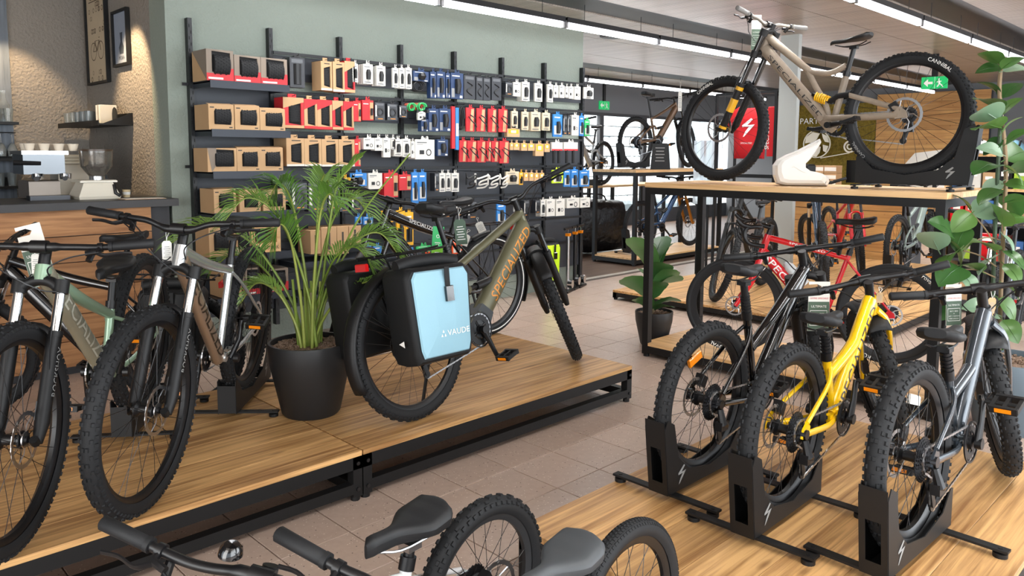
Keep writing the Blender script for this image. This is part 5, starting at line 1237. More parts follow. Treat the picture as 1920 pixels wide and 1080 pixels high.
def conv(sx, ox, oy): return lambda r: (ox + r[0] / sx, oy + r[1] / sx, ox + r[2] / sx, oy + r[3] / sx)
A2, A3, A4, A5 = conv(3.6, 340, 20), conv(3.375, 340, 240), conv(4, 640, 60), conv(3.375, 640, 240)
ITEMS = [
 (0, A2, [(735, 320, 830, 515, 'TD'), (945, 345, 1015, 535, 'T'), (1025, 350, 1100, 545, 'T'), (1104, 345, 1170, 550, 'TR')]),
 (0, A4, [(88, 240, 125, 375, 'W'), (165, 245, 235, 385, 'W', 3), (265, 258, 330, 400, 'W', 2), (386, 272, 428, 415, 'W'), (436, 272, 474, 420, 'W', 2), (482, 272, 528, 425, 'W', 1), (540, 300, 655, 365, 'N'), (545, 370, 640, 440, 'Z'), (668, 300, 712, 495, 'N'), (718, 300, 778, 495, 'N'), (785, 310, 815, 495, 'N'), (822, 312, 914, 498, 'N'), (920, 328, 1004, 500, 'B'), (1012, 338, 1062, 508, 'B'), (1066, 345, 1118, 512, 'B'), (1128, 345, 1200, 510, 'B'), (1232, 378, 1285, 470, 'K'), (1290, 380, 1345, 480, 'X', .02), (1355, 378, 1412, 515, 'W', 2), (1452, 388, 1508, 520, 'W'), (1546, 395, 1588, 525, 'W'), (1594, 402, 1628, 490, 'X', .04), (1636, 402, 1674, 492, 'X', .04), (1680, 410, 1704, 490, 'X', .04), (1708, 410, 1742, 498, 'X', .04), (1748, 412, 1795, 505, 'X', .04), (1820, 420, 1892, 498, 'W')]),
 (1, A2, [(690, 590, 825, 790, 'TR'), (832, 600, 915, 795, 'TR'), (920, 605, 1016, 800, 'TR'), (1022, 610, 1090, 802, 'TR'), (1096, 615, 1162, 805, 'TR')]),
 (1, A4, [(92, 520, 145, 670, 'RB'), (158, 515, 240, 660, 'RB'), (252, 530, 325, 660, 'K'), (346, 540, 420, 660, 'K'), (436, 552, 492, 640, 'K'), (495, 532, 562, 600, 'L'), (568, 530, 640, 600, 'L'), (575, 602, 632, 660, 'X', .02), (600, 655, 652, 745, 'N'), (656, 578, 730, 745, 'N'), (736, 578, 820, 745, 'N'), (828, 560, 884, 875, 'H'), (890, 556, 930, 740, 'Z'), (938, 570, 1000, 745, 'RC'), (1018, 574, 1082, 745, 'RC'), (1104, 578, 1165, 750, 'RC'), (1182, 580, 1248, 750, 'RC'), (1278, 595, 1324, 720, 'BG'), (1356, 600, 1404, 735, 'BG'), (1424, 602, 1494, 740, 'BG', 2), (1508, 608, 1566, 738, 'BG'), (1244, 728, 1338, 785, 'Q'), (1588, 620, 1658, 785, 'S'), (1666, 628, 1694, 770, 'K'), (1698, 628, 1722, 770, 'K'), (1728, 625, 1782, 775, 'X', .05), (1786, 630, 1820, 780, 'S'), (1824, 660, 1864, 780, 'GR')]),
 (2, A2, [(712, 862, 828, 1050, 'T', .2), (834, 865, 944, 1050, 'T', .2), (950, 868, 1058, 1052, 'T', .2), (1064, 870, 1168, 1052, 'T', .2), (1172, 868, 1208, 1050, 'RB')]),
 (2, A4, [(168, 795, 248, 880, 'X', .12), (252, 795, 310, 890, 'X', .06), (316, 795, 368, 940, 'X', .03), (374, 795, 405, 880, 'W'), (398, 805, 456, 930, 'W', 4), (460, 802, 518, 935, 'W', 3), (524, 822, 550, 945, 'X', .1), (554, 808, 698, 955, 'X', .1), (722, 808, 800, 930, 'N'), (888, 812, 942, 975, 'RC'), (948, 815, 1016, 975, 'RC'), (1022, 815, 1084, 978, 'RC'), (1090, 818, 1126, 970, 'RC'), (1130, 818, 1180, 975, 'RC'), (1188, 818, 1258, 985, 'RC'), (1266, 830, 1290, 885, 'Q'), (1294, 832, 1336, 885, 'Q'), (1350, 834, 1394, 890, 'Q'), (1400, 836, 1450, 890, 'Q'), (1456, 838, 1518, 930, 'Q'), (1524, 838, 1564, 900, 'Q'), (1578, 828, 1660, 985, 'E'), (1668, 828, 1774, 985, 'E')]),
 (3, A3, [(640, 335, 690, 470, 'K'), (700, 345, 795, 520, 'K'), (806, 345, 920, 530, 'K'), (932, 345, 1000, 520, 'K'), (1004, 440, 1058, 530, 'K')]),
 (3, A5, [(4, 315, 48, 350, 'Y'), (50, 312, 100, 350, 'Y'), (60, 285, 160, 370, 'S'), (172, 285, 258, 388, 'X', .06), (272, 285, 358, 440, 'RB'), (366, 295, 440, 395, 'RB'), (447, 280, 488, 478, 'S'), (492, 280, 538, 465, 'S'), (592, 285, 618, 400, 'K'), (622, 285, 658, 405, 'W'), (662, 285, 692, 400, 'W'), (698, 285, 744, 405, 'W'), (785, 280, 832, 380, 'D'), (836, 282, 915, 382, 'C'), (920, 285, 976, 380, 'C'), (1000, 285, 1034, 378, 'C'), (1042, 275, 1124, 358, 'BG'), (1128, 280, 1150, 360, 'Y'), (1156, 282, 1184, 335, 'Q'), (1190, 282, 1218, 335, 'Q'), (1222, 284, 1250, 336, 'Q'), (1255, 284, 1284, 330, 'Q'), (1335, 265, 1404, 350, 'G'), (1408, 262, 1450, 372, 'S'), (1454, 262, 1498, 375, 'S'), (1508, 268, 1570, 372, 'S')]),
 (4, A5, [(65, 430, 130, 520, 'K'), (258, 520, 328, 600, 'Y'), (352, 520, 402, 745, 'Y'), (406, 532, 455, 745, 'Y'), (1096, 455, 1120, 530, 'W'), (1156, 458, 1190, 560, 'K'), (1228, 455, 1258, 540, 'K'), (1262, 455, 1292, 560, 'W', 2), (1298, 450, 1352, 560, 'X', .1), (1358, 448, 1414, 558, 'X', .1), (1428, 442, 1506, 508, 'X', .1), (1512, 440, 1574, 505, 'X', .1), (985, 475, 1040, 610, 'S'), (720, 460, 790, 560, 'K'), (800, 462, 860, 575, 'K'), (640, 462, 712, 570, 'K')]),
 (5, A5, [(90, 560, 130, 610, 'S'), (140, 560, 200, 612, 'S'), (398, 755, 455, 850, 'S'), (475, 742, 566, 790, 'GR'), (502, 798, 590, 840, 'P'), (702, 708, 764, 800, 'P'), (140, 740, 190, 850, 'S'), (205, 745, 255, 850, 'S'), (610, 720, 690, 800, 'K'), (800, 715, 880, 820, 'K')]),
]
for row, cv, lst in ITEMS:
    for it in lst: pack(row, *cv(it[:4]), it[4], it[5] if len(it) > 5 else None)
for r_ in ((820, 645, 880, 800), (888, 625, 982, 810), (988, 620, 1056, 800), (1062, 616, 1136, 740)):
    q = A3(r_); pack(7, *q, 'O', .2, 5.44)
RNAME = ['top rail', 'second rail', 'third rail', 'fourth rail', 'fifth rail', 'lowest rail', '', 'shelf beside the palm']
for (row, kind), lst in ROWOF.items():
    lst.sort()
    for k, (x, w, h, z, yf, deep) in enumerate(lst):
        d_ = DESC[kind][1]
        lab = '%s on the %s' % (d_, RNAME[row]) if len(lst) == 1 else '%s, %s such from left, %s' % (d_, ORD[k], RNAME[row])
        make_pack(kind, lab, x, z, w, h, yf, deep, 'goods on the accessory wall')

# tyre cartons standing on the shelves at the left end
def carton(row, px0, py0, px1, kind, label):
    z = shz[row]; yf = 5.41; a = U(px0, SHY[row], y=yf); c = U(px1, py0, y=yf); w = c.x - a.x; h = c.z - z
    t = thing('tyre_carton', label, 'box', (a.x, yf, z), 0, 'tyre cartons on the left shelves'); d = .24
    if kind == 'grey':
        windowed(t, w, h, d, [(.20, .28), (.88, .28), (.88, .92), (.20, .95)], TAUP)
        MB().prism([(0, 0), (w, 0), (w, h * .42), (w * .8, h * .42), (w * .62, h * .24), (0, h * .24)], -.001, 0).build('red_band', REDB, t)
        MB().prism([(w * .06, h * .05), (w * .6, h * .05), (w * .6, h * .11), (w * .06, h * .11)], -.002, -.001).build('print_line', WHITEP, t)
        b = MB(); b.add([(-.001, d, h), (-.001, d, 0), (-.001, 0, 0)], [(0, 1, 2)]); b.build('kraft_side', KRAFT, t)
    elif kind == 'greykraft':
        windowed(t, w, h, d, [(.30, .22), (.92, .22), (.92, .92), (.30, .95)], KRAFT)
        b = MB(); b.prism([(0, h), (w * .3, h), (w * .3, h * .3), (w * .14, 0)], -.001, 0); b.build('taupe_print', TAUP, t)
    else:
        windowed(t, w, h, d, [(.22, .22), (.88, .20), (.88, .84), (.22, .74)], KRAFT)
        rects(t, [(w * .06, h * .86, w * .22, h * .9, BLACKP, .0008), (w * .8, h * .08, w * .93, h * .12, BLACKP, .0008)])
        MB().add([(0, 0, h), (w, 0, h), (w * .97, .06, h + .012), (w * .03, .06, h + .010)], [(0, 1, 2, 3)]).build('flap', TAN2, t)
    link('rolled_tyre', rolled_tyre(round(w * .62, 2), round(h * .34, 3)), t, M=Matrix.Translation((w * .56, .02, h * .52)) @ Matrix.Diagonal((1, .6, 1, 1)))
    return t
for row, lst in enumerate([
  [(388, 96, 437, 'grey'), (440, 107, 488, 'grey'), (490, 112, 538, 'grey')],
  [(392, 197, 438, 'k'), (441, 199, 486, 'k'), (488, 205, 534, 'k')],
  [(390, 278, 443, 'greykraft'), (445, 277, 488, 'k'), (489, 277, 530, 'k')],
  [(402, 354, 442, 'k'), (450, 356, 488, 'k'), (494, 356, 535, 'k')],
  [(393, 424, 432, 'k'), (440, 424, 470, 'k')],
  [(420, 503, 452, 'k'), (456, 500, 496, 'grey'), (500, 502, 540, 'grey')]]):
    for k, (a, y, b_, kd) in enumerate(lst):
        desc = {'k': 'kraft tyre carton with a slanted window', 'grey': 'taupe and red tyre carton', 'greykraft': 'kraft and taupe tyre carton'}[kd]
        carton(row, a, y, b_, kd, '%s, %s from the left on the %s shelf' % (desc, ORD[k], ['top', 'second', 'third', 'fourth', 'fifth', 'lowest'][row]))
# lock display crate
t = thing('lock_crate', 'small timber crate displaying a lock on the fifth shelf', 'crate', (U(472, 478, y=5.40).x, 5.40, shz[4]))
w = U(527, 478, y=5.40).x - U(472, 478, y=5.40).x; h = U(500, 420, y=5.4).z - shz[4]
for (x0, z0, x1, z1) in ((0, 0, .03, h), (w - .03, 0, w, h), (.03, h - .03, w - .03, h), (.03, 0, w - .03, .075)): MB().box2((x0, 0, z0), (x1, .18, z1)).build('crate_board', WOODT, t)
put_text('KRYPTOLOK', BLACKP, t, (w / 2, 0, .04), (1, 0, 0), (0, 0, 1), .03, center=True, stretch=.85)
MB().tube(catmull([(w * .3, .05, .09), (w * .28, .05, h * .6), (w * .5, .05, h * .8), (w * .72, .05, h * .6), (w * .7, .05, .09)], 5), .011, 8).build('lock_shackle', PROD, t)
# floor pumps at the end of the wall
def pump(px, py, label):
    a = U(px, py, z=0.0); t = thing('floor_pump', label, 'pump', a, .4, 'hand pumps at the wall end')
    MB().tube([(0, 0, .03), (0, 0, .62)], .019, 12).build('barrel', [STEEL, BLK][label.startswith('black')], t)
    MB().tube([(0, 0, .6), (0, 0, .70)], .006, 8).build('rod', CHROME, t); MB().tube([(-.12, 0, .70), (.12, 0, .70)], .014, 10).build('handle', BLK, t)
    MB().cbox((0, 0, .012), (.24, .09, .024), .006).build('base', BLK, t); MB().lathe([(.001, 0), (.045, 0), (.045, .05), (.001, .06)], 18, 'y', (0, -.06, .09)).build('gauge', CHROME, t)
    MB().tube(catmull([(.02, 0, .05), (.08, .03, .2), (.07, .02, .55), (.03, 0, .66), (.02, -.02, .4)], 5), .006, 6).build('hose', BLK, t)
    MB().box((0, 0, .63), (.05, .05, .03)).build('collar', ORANGE, t)
pump(1064, 547, 'steel floor pump nearest the neon pannier')
pump(1077, 541, 'black floor pump, middle one at the wall end')
pump(1087, 537, 'black floor pump standing last by the wall end')
# ---------------------------------------------------------------- coffee bar
CT = 1.175
bar = thing('bar_counter', 'timber clad coffee bar with a dark stone top', 'counter', (0, 0, 0))
MB().cbox((.35, 6.0, CT - .026), (3.62, .78, .052), .003).build('counter_top', mat('dark_counter', '#3b3a3b', .5, bump=(60, .1, .002)), bar)
MB().box2((-1.4, 5.74, 0), (2.14, 6.34, CT - .053)).build('carcass', DGREY, bar)
pl = MB().cbox((0, 0, 0), (3.34, .025, .172), .002).mesh('plank', WOODC, 20)
for k in range(6): link('plank', pl, bar, (.33, 5.722, CT - .053 - .09 - k * .178))
# framed pictures on the beige wall
def frame(y0, y1, z0, z1, label, paper, draw):
    t = thing('framed_picture', label, 'picture', (2.165, y1, z0), R(-90), 'framed prints above the bar'); w, h = y1 - y0, z1 - z0
    for (a, b_, c, d) in ((0, 0, .02, h), (w - .02, 0, w, h), (.02, 0, w - .02, .02), (.02, h - .02, w - .02, h)): MB().box2((a, -.03, b_), (c, 0, d)).build('frame_bar', BLKM, t)
    MB().box2((.02, -.012, .02), (w - .02, -.004, h - .02)).build('print', paper, t); draw(t, w, h)
INK = mat('ink_brown', '#5a4a3a', .8); INKG = mat('ink_grey', '#3d4652', .8)
def draw1(t, w, h):
    b = MB(); y = -.0128
    for cx in (.30, .66): b.lathe([(w * .13, 0), (w * .145, 0)], 20, 'y', (w * cx, y, h * .36))
    for p in ([(.30, .36), (.40, .47), (.60, .47), (.48, .36), (.40, .47)], [(.60, .47), (.66, .36)], [(.30, .36), (.48, .36)], [(.58, .5), (.62, .5)]):
        b.tube([(w * x, y, h * z) for x, z in p], .003, 4)
    b.build('bicycle_drawing', INK, t); r_ = random.Random(1)
    for k in range(26):
        b = MB(); x, z = (.15 + .7 * r_.random()), r_.choice((.06, .13, .19, .58, .64, .72, .80, .86)); b.lathe([(w * .028, 0), (w * (.034 + .012 * r_.random()), 0)], 7, 'y', (w * x, y, h * z)); b.build('small_figure', INK, t)
    for k in range(3): MB().box((w / 2, y, h * (.90 + .025 * k)), (w * (.7 - .15 * k), .0004, .008)).build('title_line', INK, t)
frame(6.965, 7.50, 2.085, 2.86, 'tall sepia print of old bicycles in a black frame', mat('sepia_paper', '#c4b297', .8, var=.06), draw1)
def draw2(t, w, h):
    b = MB(); y = -.0128
    b.prism([(w * .38, h * .22), (w * .62, h * .22), (w * .66, h * .34), (w * .56, h * .44), (w * .60, h * .60), (w * .42, h * .60), (w * .46, h * .44), (w * .34, h * .34)], y, y + .0006); b.build('pot_drawing', INKG, t)
    put_text('MOKA', INKG, t, (w / 2, y, h * .15), (1, 0, 0), (0, 0, 1), .03, center=True)
frame(6.465, 6.815, 2.19, 2.63, 'small blue grey coffee pot print in a black frame', mat('blue_paper', '#8f98a8', .8), draw2)
# wall shelf with glasses
sh = thing('wall_shelf', 'black wall shelf with drinking glasses above the coffee grinder', 'shelf', (2.168, 0, 1.715))
MB().box2((-.25, 6.50, 0), (0, 7.60, .012)).build('shelf_board', BLKM, sh); MB().box2((-.254, 6.50, -.006), (-.248, 7.60, .035)).build('front_lip', BLKM, sh); MB().box2((-.006, 6.50, 0), (0, 7.60, .10)).build('back_strip', BLKM, sh)
MB().prism([(-.25, 0), (0, 0), (0, .10)], 6.497, 6.503).build('end_bracket', BLKM, sh)
GL = mat('drinking_glass', '#dfe6e8', .05, trans=.85, spec=.8)
def glass_mesh():
    b = MB(); b.lathe([(.001, .004), (.026, .004), (.034, .105), (.036, .11), (.0375, .11), (.028, 0), (.001, 0)], 16); return b.mesh('drinking_glass', GL, 50)
gm = glass_mesh()
for k in range(9):
    tag(link('drinking_glass', gm, None, (2.168 - .19 + (.09 if k % 2 else 0), 7.52 - k * .072, 1.7275)), 'clear tumbler, %s from the far corner on the wall shelf' % ORD[k], 'glass', 'tumblers on the wall shelf')
for k, (m, w) in enumerate(((WHITEP, .02), (mat('book_brown', '#7d6a55', .7), .025), (WHITEP, .03), (mat('book_grey', '#b9b6ae', .7), .022))):
    t = thing('book', '%s slim book from the left on the wall shelf' % ORD[k], 'book', (2.05, 6.80 - k * .035, 1.7275), 0, 'books on the wall shelf')
    MB().box2((-.06, -w / 2, 0), (.06, w / 2, .15)).build('cover', m, t); MB().box2((-.061, -w * .35, .004), (.055, w * .35, .152)).build('pages', PALE, t)
t = thing('menu_holder', 'small arched black holder at the right end of the wall shelf', 'holder', (2.06, 6.58, 1.7275))
MB().prism([(-.05, 0), (.05, 0), (.05, .08), (.035, .115), (0, .13), (-.035, .115), (-.05, .08)], -.004, .004, 'x').build('arch', BLKM, t)
# espresso machine
em = thing('espresso_machine', 'chrome espresso machine standing on the bar', 'coffee machine', (1.10, 6.05, CT), R(0))
ex = lambda px, py: U(px, py, y=6.05)
mx0 = ex(44, 330).x - 1.10; mx1 = ex(122, 330).x - 1.10
MB().cbox(((mx0 + mx1) / 2, .14, .25), (mx1 - mx0, .30, .15), .012).build('upper_body', mat('machine_chrome', '#6d7175', .28, 1.0), em)
MB().cbox(((mx0 + mx1) / 2, .16, .07), (mx1 - mx0 - .06, .30, .12), .006).build('base_cabinet', mat('machine_side', '#8b8178', .4, .6), em)
MB().box2((mx0 + .01, -.10, .0), (mx1, .0, .03)).build('drip_tray', DSTEEL, em); MB().box2((mx0 - .01, -.03, .31), (mx1 + .02, .30, .335)).build('cup_rail', CHROME, em)
for k in range(2):
    x = mx0 + .08 + k * .17; b = MB(); b.lathe([(.001, 0), (.035, 0), (.038, .04), (.001, .045)], 16, 'z', (x, -.02, .14)); g_ = b.build('brew_group', CHROME, em); MB().tube([(x, -.05, .155), (x - .05, -.2, .15)], [.012, .016], 10).build('portafilter_handle', BLK, g_)
MB().tube([(mx0 - .06, -.02, .255), (mx0 + .10, -.03, .25)], [.017, .014], 10).build('steam_knob', BLK, em)
cupm = MB().lathe([(.001, .002), (.022, .002), (.034, .05), (.036, .05), (.024, 0), (.001, 0)], 16).mesh('coffee_cup', mat('cup_ceramic', '#e9dcc8', .3), 50)
r_ = random.Random(9)
for k in range(8): tag(link('coffee_cup', cupm, None, (1.10 + mx0 + .05 + (k % 4) * .09, 6.08 + (k // 4) * .11, CT + .3355)), 'cream coffee cup on the espresso machine, %s in its %s row' % (ORD[k % 4], ['front', 'back'][k // 4]), 'cup', 'cups on the espresso machine')
# folded cloths on top of the neighbouring box
bx_ = thing('knock_box', 'cream box with folded cloths between machine and grinder', 'box', (ex(150, 340).x, 6.30, CT))
MB().cbox((0, 0, .12), (.20, .22, .24), .006).build('box_body', mat('cream_steel', '#d6cbb8', .4), bx_)
for k in range(3): MB().cbox((.01 * k, 0, .255 + k * .022), (.20 - .02 * k, .2, .02), .008).build('folded_cloth', mat('cream_cloth', '#eadfc8', .9), bx_)
# grinder
gr = thing('coffee_grinder', 'cream coffee grinder with clear hopper of beans', 'grinder', (ex(172, 366).x, 5.98, CT))
b = MB(); rows = []
for z, wx, wy in ((0, .13, .12), (.02, .135, .125), (.10, .10, .10), (.115, .095, .095)):
    rows.append([Vector((sx * wx, sy * wy, z)) for sx, sy in ((-1, -1), (1, -1), (1, 1), (-1, 1), (-1, -1))])
b.grid(rows); b.add(rows[-1][:4], [(0, 1, 2, 3)]); b.build('grinder_body', mat('cream_enamel', '#e3dccb', .3, coat=.3), gr, 30)
MB().cbox((0, 0, .125), (.24, .22, .016), .006).build('top_plate', MATS['cream_enamel'], gr); MB().lathe([(.05, 0), (.05, .03), (.001, .03)], 20, 'z', (.02, 0, .133)).build('collar', STEEL, gr)
MB().lathe([(.045, .16), (.10, .23), (.105, .335), (.107, .335), (.103, .228), (.05, .158)], 24, 'z', (.02, 0, 0)).build('hopper', mat('hopper_acrylic', '#cfc9c0', .05, trans=.9), gr)
MB().lathe([(.001, .165), (.045, .165), (.088, .225), (.06, .25), (.001, .255)], 20, 'z', (.02, 0, 0)).build('beans', mat('coffee_beans', '#3a2618', .6, bump=(160, 1, .01)), gr); MB().lathe([(.001, .335), (.11, .335), (.11, .348), (.001, .352)], 24, 'z', (.02, 0, 0)).build('lid', mat('hopper_lid', '#4b3a2c', .3), gr)
MB().tube([(.10, -.1, .10), (.10, -.125, .04), (.13, -.125, .02)], .012, 8).build('dosing_lever', BLK, gr)
t = thing('paper_cup', 'small printed paper cup on the bar beside the grinder', 'cup', (ex(233, 366).x, 6.0, CT)); MB().lathe([(.001, 0), (.022, 0), (.028, .055), (.03, .056), (.001, .05)], 16).build('cup_wall', mat('paper_cup', '#d8c39a', .7), t); MB().lathe([(.0252, .02), (.0272, .04)], 16).build('print_band', WHITEP, t)
t = thing('menu_board', 'flat white menu card lying on the bar', 'card', (ex(240, 370).x, 5.75, CT)); MB().box2((-.13, -.06, 0), (.13, .07, .004)).build('card', PALE, t); MB().box2((-.14, -.07, -.0), (.14, .08, .002)).build('board', WOODT, t)
MB().cbox((0, 0, 0), (.16, .14, .2), .004)
t = thing('card_terminal', 'black angled screen behind the coffee grinder', 'screen', (ex(207, 340).x, 6.30, CT)); MB().prism([(-.06, 0), (.06, 0), (.02, .20), (-.02, .20)], -.09, .09).build('screen_body', BLKM, t); MB().box2((-.02, -.05, 0), (.02, .05, .01)).build('screen_foot', BLK, t)
# glass rack at the far left
gs = thing('glass_rack', 'black wall rack of glasses and hanging stemware at the left edge', 'shelf', (0, 7.60, 0))
for z in (U(33, 232, y=7.45).z - .01, U(33, 302, y=7.45).z, 1.20):
    s_ = MB().box2((.55, -.22, z), (1.575, 0, z + .022)).build('rack_shelf', BLKM, gs); MB().box2((.55, -.006, z), (1.575, 0, z + .09)).build('rack_back', BLKM, s_)
MB().tube([(.6, -.16, 1.66), (1.56, -.16, 1.66)], .005, 6).build('stem_rail', CHROME, gs)
wg = MB().lathe([(.001, .0), (.032, 0), (.004, .006), (.0035, .075), (.02, .095), (.036, .13), (.03, .185), (.0315, .185), (.038, .13), (.022, .09), (.0045, .075)], 16).mesh('wine_glass', GL, 50)
for k in range(6):
    o = tag(link('wine_glass', wg, None, (1.53 - k * .078, 7.44, 1.652)), 'wine glass hanging upside down, %s from the right on the rack' % ORD[k], 'glass', 'stemware on the glass rack'); o.rotation_euler.x = math.pi
zt = U(33, 232, y=7.45).z + .013
for k in range(4):
    tag(link('drinking_glass', gm, None, (1.52 - k * .085, 7.46, zt)), 'tumbler on the upper glass rack shelf, %s from the right' % ORD[k], 'glass', 'tumblers on the glass rack')
    tag(link('drinking_glass', gm, None, (1.52 - k * .085, 7.46, 1.2225)), 'tumbler on the lower glass rack shelf, %s from the right' % ORD[k], 'glass', 'tumblers on the glass rack')
t = thing('clear_bottle', 'clear glass bottle on the upper glass rack shelf', 'bottle', (1.505, 7.53, zt)); MB().lathe([(.001, 0), (.04, 0), (.042, .14), (.016, .2), (.016, .26), (.001, .26)], 18).build('bottle_glass', GL, t)
# spot lamps
def spot(label, loc, target, power, ang=55):
    t = thing('spot_lamp', label, 'spot lamp', loc, 0, 'ceiling spot lamps over the bar'); d = (Vector(target) - Vector(loc)).normalized()
    MB().tube([(0, 0, .0), (0, 0, CEIL - loc[2])], .01, 8).build('stem', BLK, t)
    MB().tube([-d * .08, d * .06], .035, 14).build('lamp_head', BLKM, t); MB().tube([d * .060, d * .062], .028, 14).build('lamp_glass', mat('warm_lamp', '#ffe2b0', .3, emit=('#ffd9a0', 20)), t)
    l = bpy.data.lights.new('spot', 'SPOT'); l.energy = power; l.color = (1.0, .72, .42); l.spot_size = R(ang); l.spot_blend = .6; l.shadow_soft_size = .02
    o = bpy.data.objects.new('spot_light', l); COL.objects.link(o); o.parent = t; o.location = d * .075; o.rotation_euler = d.to_track_quat('-Z', 'Y').to_euler()
spot('black ceiling spot lamp lighting the wall by the framed prints', (1.62, 6.25, 2.86), (2.17, 6.42, 1.95), 75)
spot('black ceiling spot lamp at the far left above the glass rack', (1.45, 7.12, 2.80), (1.66, 7.66, 1.7), 32, 60)
# ---------------------------------------------------------------- plants
SOIL = mat('clay_pebbles', '#8a7260', .9, bump=(90, 1.0, .02), var=.3, vscale=60)
POTB = mat('pot_black', '#1f1f20', .5, bump=(200, .08, .001))
def pot(t, r0, r1, h, m, soil=.9, n=40):
    MB().lathe([(.001, 0), (r0 * .93, 0), (r0, .012), (r1 * .97, h * .72), (r1, h * .97), (r1 * .985, h), (r1 * .93, h), (r1 * .92, h * .80), (.001, h * .80)], n).build('pot', m, t, 40)
    b = MB(); rr = random.Random(4)
    b.lathe([(.001, h * soil), (r1 * .90, h * soil)], 24)
    for k in range(260):
        a = rr.random() * 6.283; q = math.sqrt(rr.random()) * r1 * .89; s_ = .006 + rr.random() * .006
        b.box((q * math.cos(a), q * math.sin(a), h * soil + s_ * .3), (s_ * 1.6, s_ * 1.2, s_), Matrix.Rotation(rr.random() * 3, 3, 'Z') @ Matrix.Rotation(rr.random(), 3, 'X'))
    o = b.build('clay_pebbles', SOIL, t, 0); o['kind'] = 'stuff'
def leafmat(name, c0, c1, rough=.38):
    m = bpy.data.materials.new(name); m.use_nodes = True; nt = m.node_tree; N = nt.nodes.new; L = nt.links.new; b = nt.nodes['Principled BSDF']
    oi = N('ShaderNodeObjectInfo'); mx = N('ShaderNodeMix'); mx.data_type = 'RGBA'; mx.inputs[6].default_value = lin(c0); mx.inputs[7].default_value = lin(c1); L(oi.outputs['Random'], mx.inputs[0]); L(mx.outputs[2], b.inputs['Base Color'])
    b.inputs['Roughness'].default_value = rough; b.inputs['Subsurface Weight'].default_value = .0
    tr = N('ShaderNodeBsdfTranslucent'); L(mx.outputs[2], tr.inputs[0]); ms = N('ShaderNodeMixShader'); ms.inputs[0].default_value = .25
    out = nt.nodes['Material Output']; L(b.outputs[0], ms.inputs[1]); L(tr.outputs[0], ms.inputs[2]); L(ms.outputs[0], out.inputs[0])
    MATS[name] = m; return m
PALM = leafmat('palm_green', '#4f7d2c', '#86a850'); STALK = leafmat('palm_stalk', '#7f9a3c', '#a9b35a'); FIG = leafmat('fig_green', '#3f6b3a', '#5c8a4c', .35); CLU = leafmat('clusia_green', '#2f5a2c', '#5f8440', .28); CLU2 = leafmat('clusia_pale', '#6f9070', '#9ab59a', .3)

# areca palm
pc = U(584, 772, z=PZ); palm = thing('potted_palm', 'feathery palm in a round black pot on the platform', 'potted plant', (pc.x, pc.y, PZ))
pot(palm, .142, .202, .36, POTB, .93)
rp = random.Random(21)
side = Vector((CR.x, CR.y, 0)).normalized(); away = Vector((CF.x, CF.y, 0)).normalized()
def frond(out, dep, top, droop, leaf, n=30, base=(0, 0), stalk=.46, name='frond'):
    "arching rib: out sideways (metres, + is right), dep away from the lens, top the height it reaches"
    b0 = Vector((base[0] * side.x + base[1] * away.x, base[0] * side.y + base[1] * away.y, .33))
    e = side * out + away * dep
    p = catmull([b0, b0 + e * .10 + Vector((0, 0, top * .40)), b0 + e * .38 + Vector((0, 0, top * .86)), b0 + e * .72 + Vector((0, 0, top)), b0 + e + Vector((0, 0, top - droop))], 12)
    b = MB(); nb = len(p); b.tube(p, [.0075 * (1 - .85 * i / nb) + .0012 for i in range(nb)], 6)
    fr = b.build(name, STALK, palm, 60)
    lf = MB()
    for i in range(n):
        s_ = stalk + (1 - stalk) * i / n; q = s_ * (nb - 1); k = int(q); pt = p[k].lerp(p[min(k + 1, nb - 1)], q - k); tg = (p[min(k + 1, nb - 1)] - p[max(k - 1, 0)]).normalized()
        upv = Vector((0, 0, 1)); lat = tg.cross(upv); lat = lat.normalized() if lat.length > .05 else side.copy(); nn = lat.cross(tg)
        prof = math.sin(min(1, (i + 3) / n * 1.05) * math.pi) ** .55
        for sg in (-1, 1):
            L_ = leaf * (.45 + .55 * prof) * (.9 + .2 * rp.random()); d = (lat * sg * .62 + tg * .80 + nn * (.25 + .2 * rp.random())).normalized(); w_ = .0032 + .0018 * prof
            c1 = pt + d * L_ * .5 + Vector((0, 0, -L_ * .03)); c2 = pt + d * L_ + Vector((0, 0, -L_ * (.22 + .2 * rp.random())))
            wd = tg.cross(d).cross(d).normalized(); nrm = d.cross(wd).normalized()
            lf.add([pt - wd * w_ * .3, pt + wd * w_ * .3, c1 + wd * w_, c1 + nrm * .003, c1 - wd * w_, c2], [(0, 1, 2, 3), (0, 3, 4), (4, 3, 5), (3, 2, 5)])
    o = lf.build('leaflets', PALM, fr, 0); o['kind'] = 'stuff'
for a in [(-.64, -.05, .60, .10, .19), (-.40, -.12, .74, .12, .20), (-.26, .20, .80, .10, .19), (-.50, .15, .44, .10, .16), (.16, -.10, .76, .05, .18), (.34, -.12, .50, .10, .17), (.42, .05, .56, .14, .18), (.26, .26, .72, .10, .18), (-.10, -.16, .62, .10, .19), (.04, .20, .84, .05, .17), (.46, -.10, .34, .10, .14), (-.30, .02, .32, .10, .14), (.22, .02, .88, -.06, .13)]:
    frond(*a, base=(rp.uniform(-.05, .05), rp.uniform(-.05, .05)))
b = MB(); b.tube(catmull([Vector((0, 0, .33)), side * .10 + Vector((0, 0, .65)), side * .26 + Vector((0, 0, .98)), side * .50 + Vector((0, 0, 1.28))], 8), [.006] * 8 + [.005] * 8 + [.004] * 8 + [.003], 6); b.build('spear_leaf', STALK, palm)
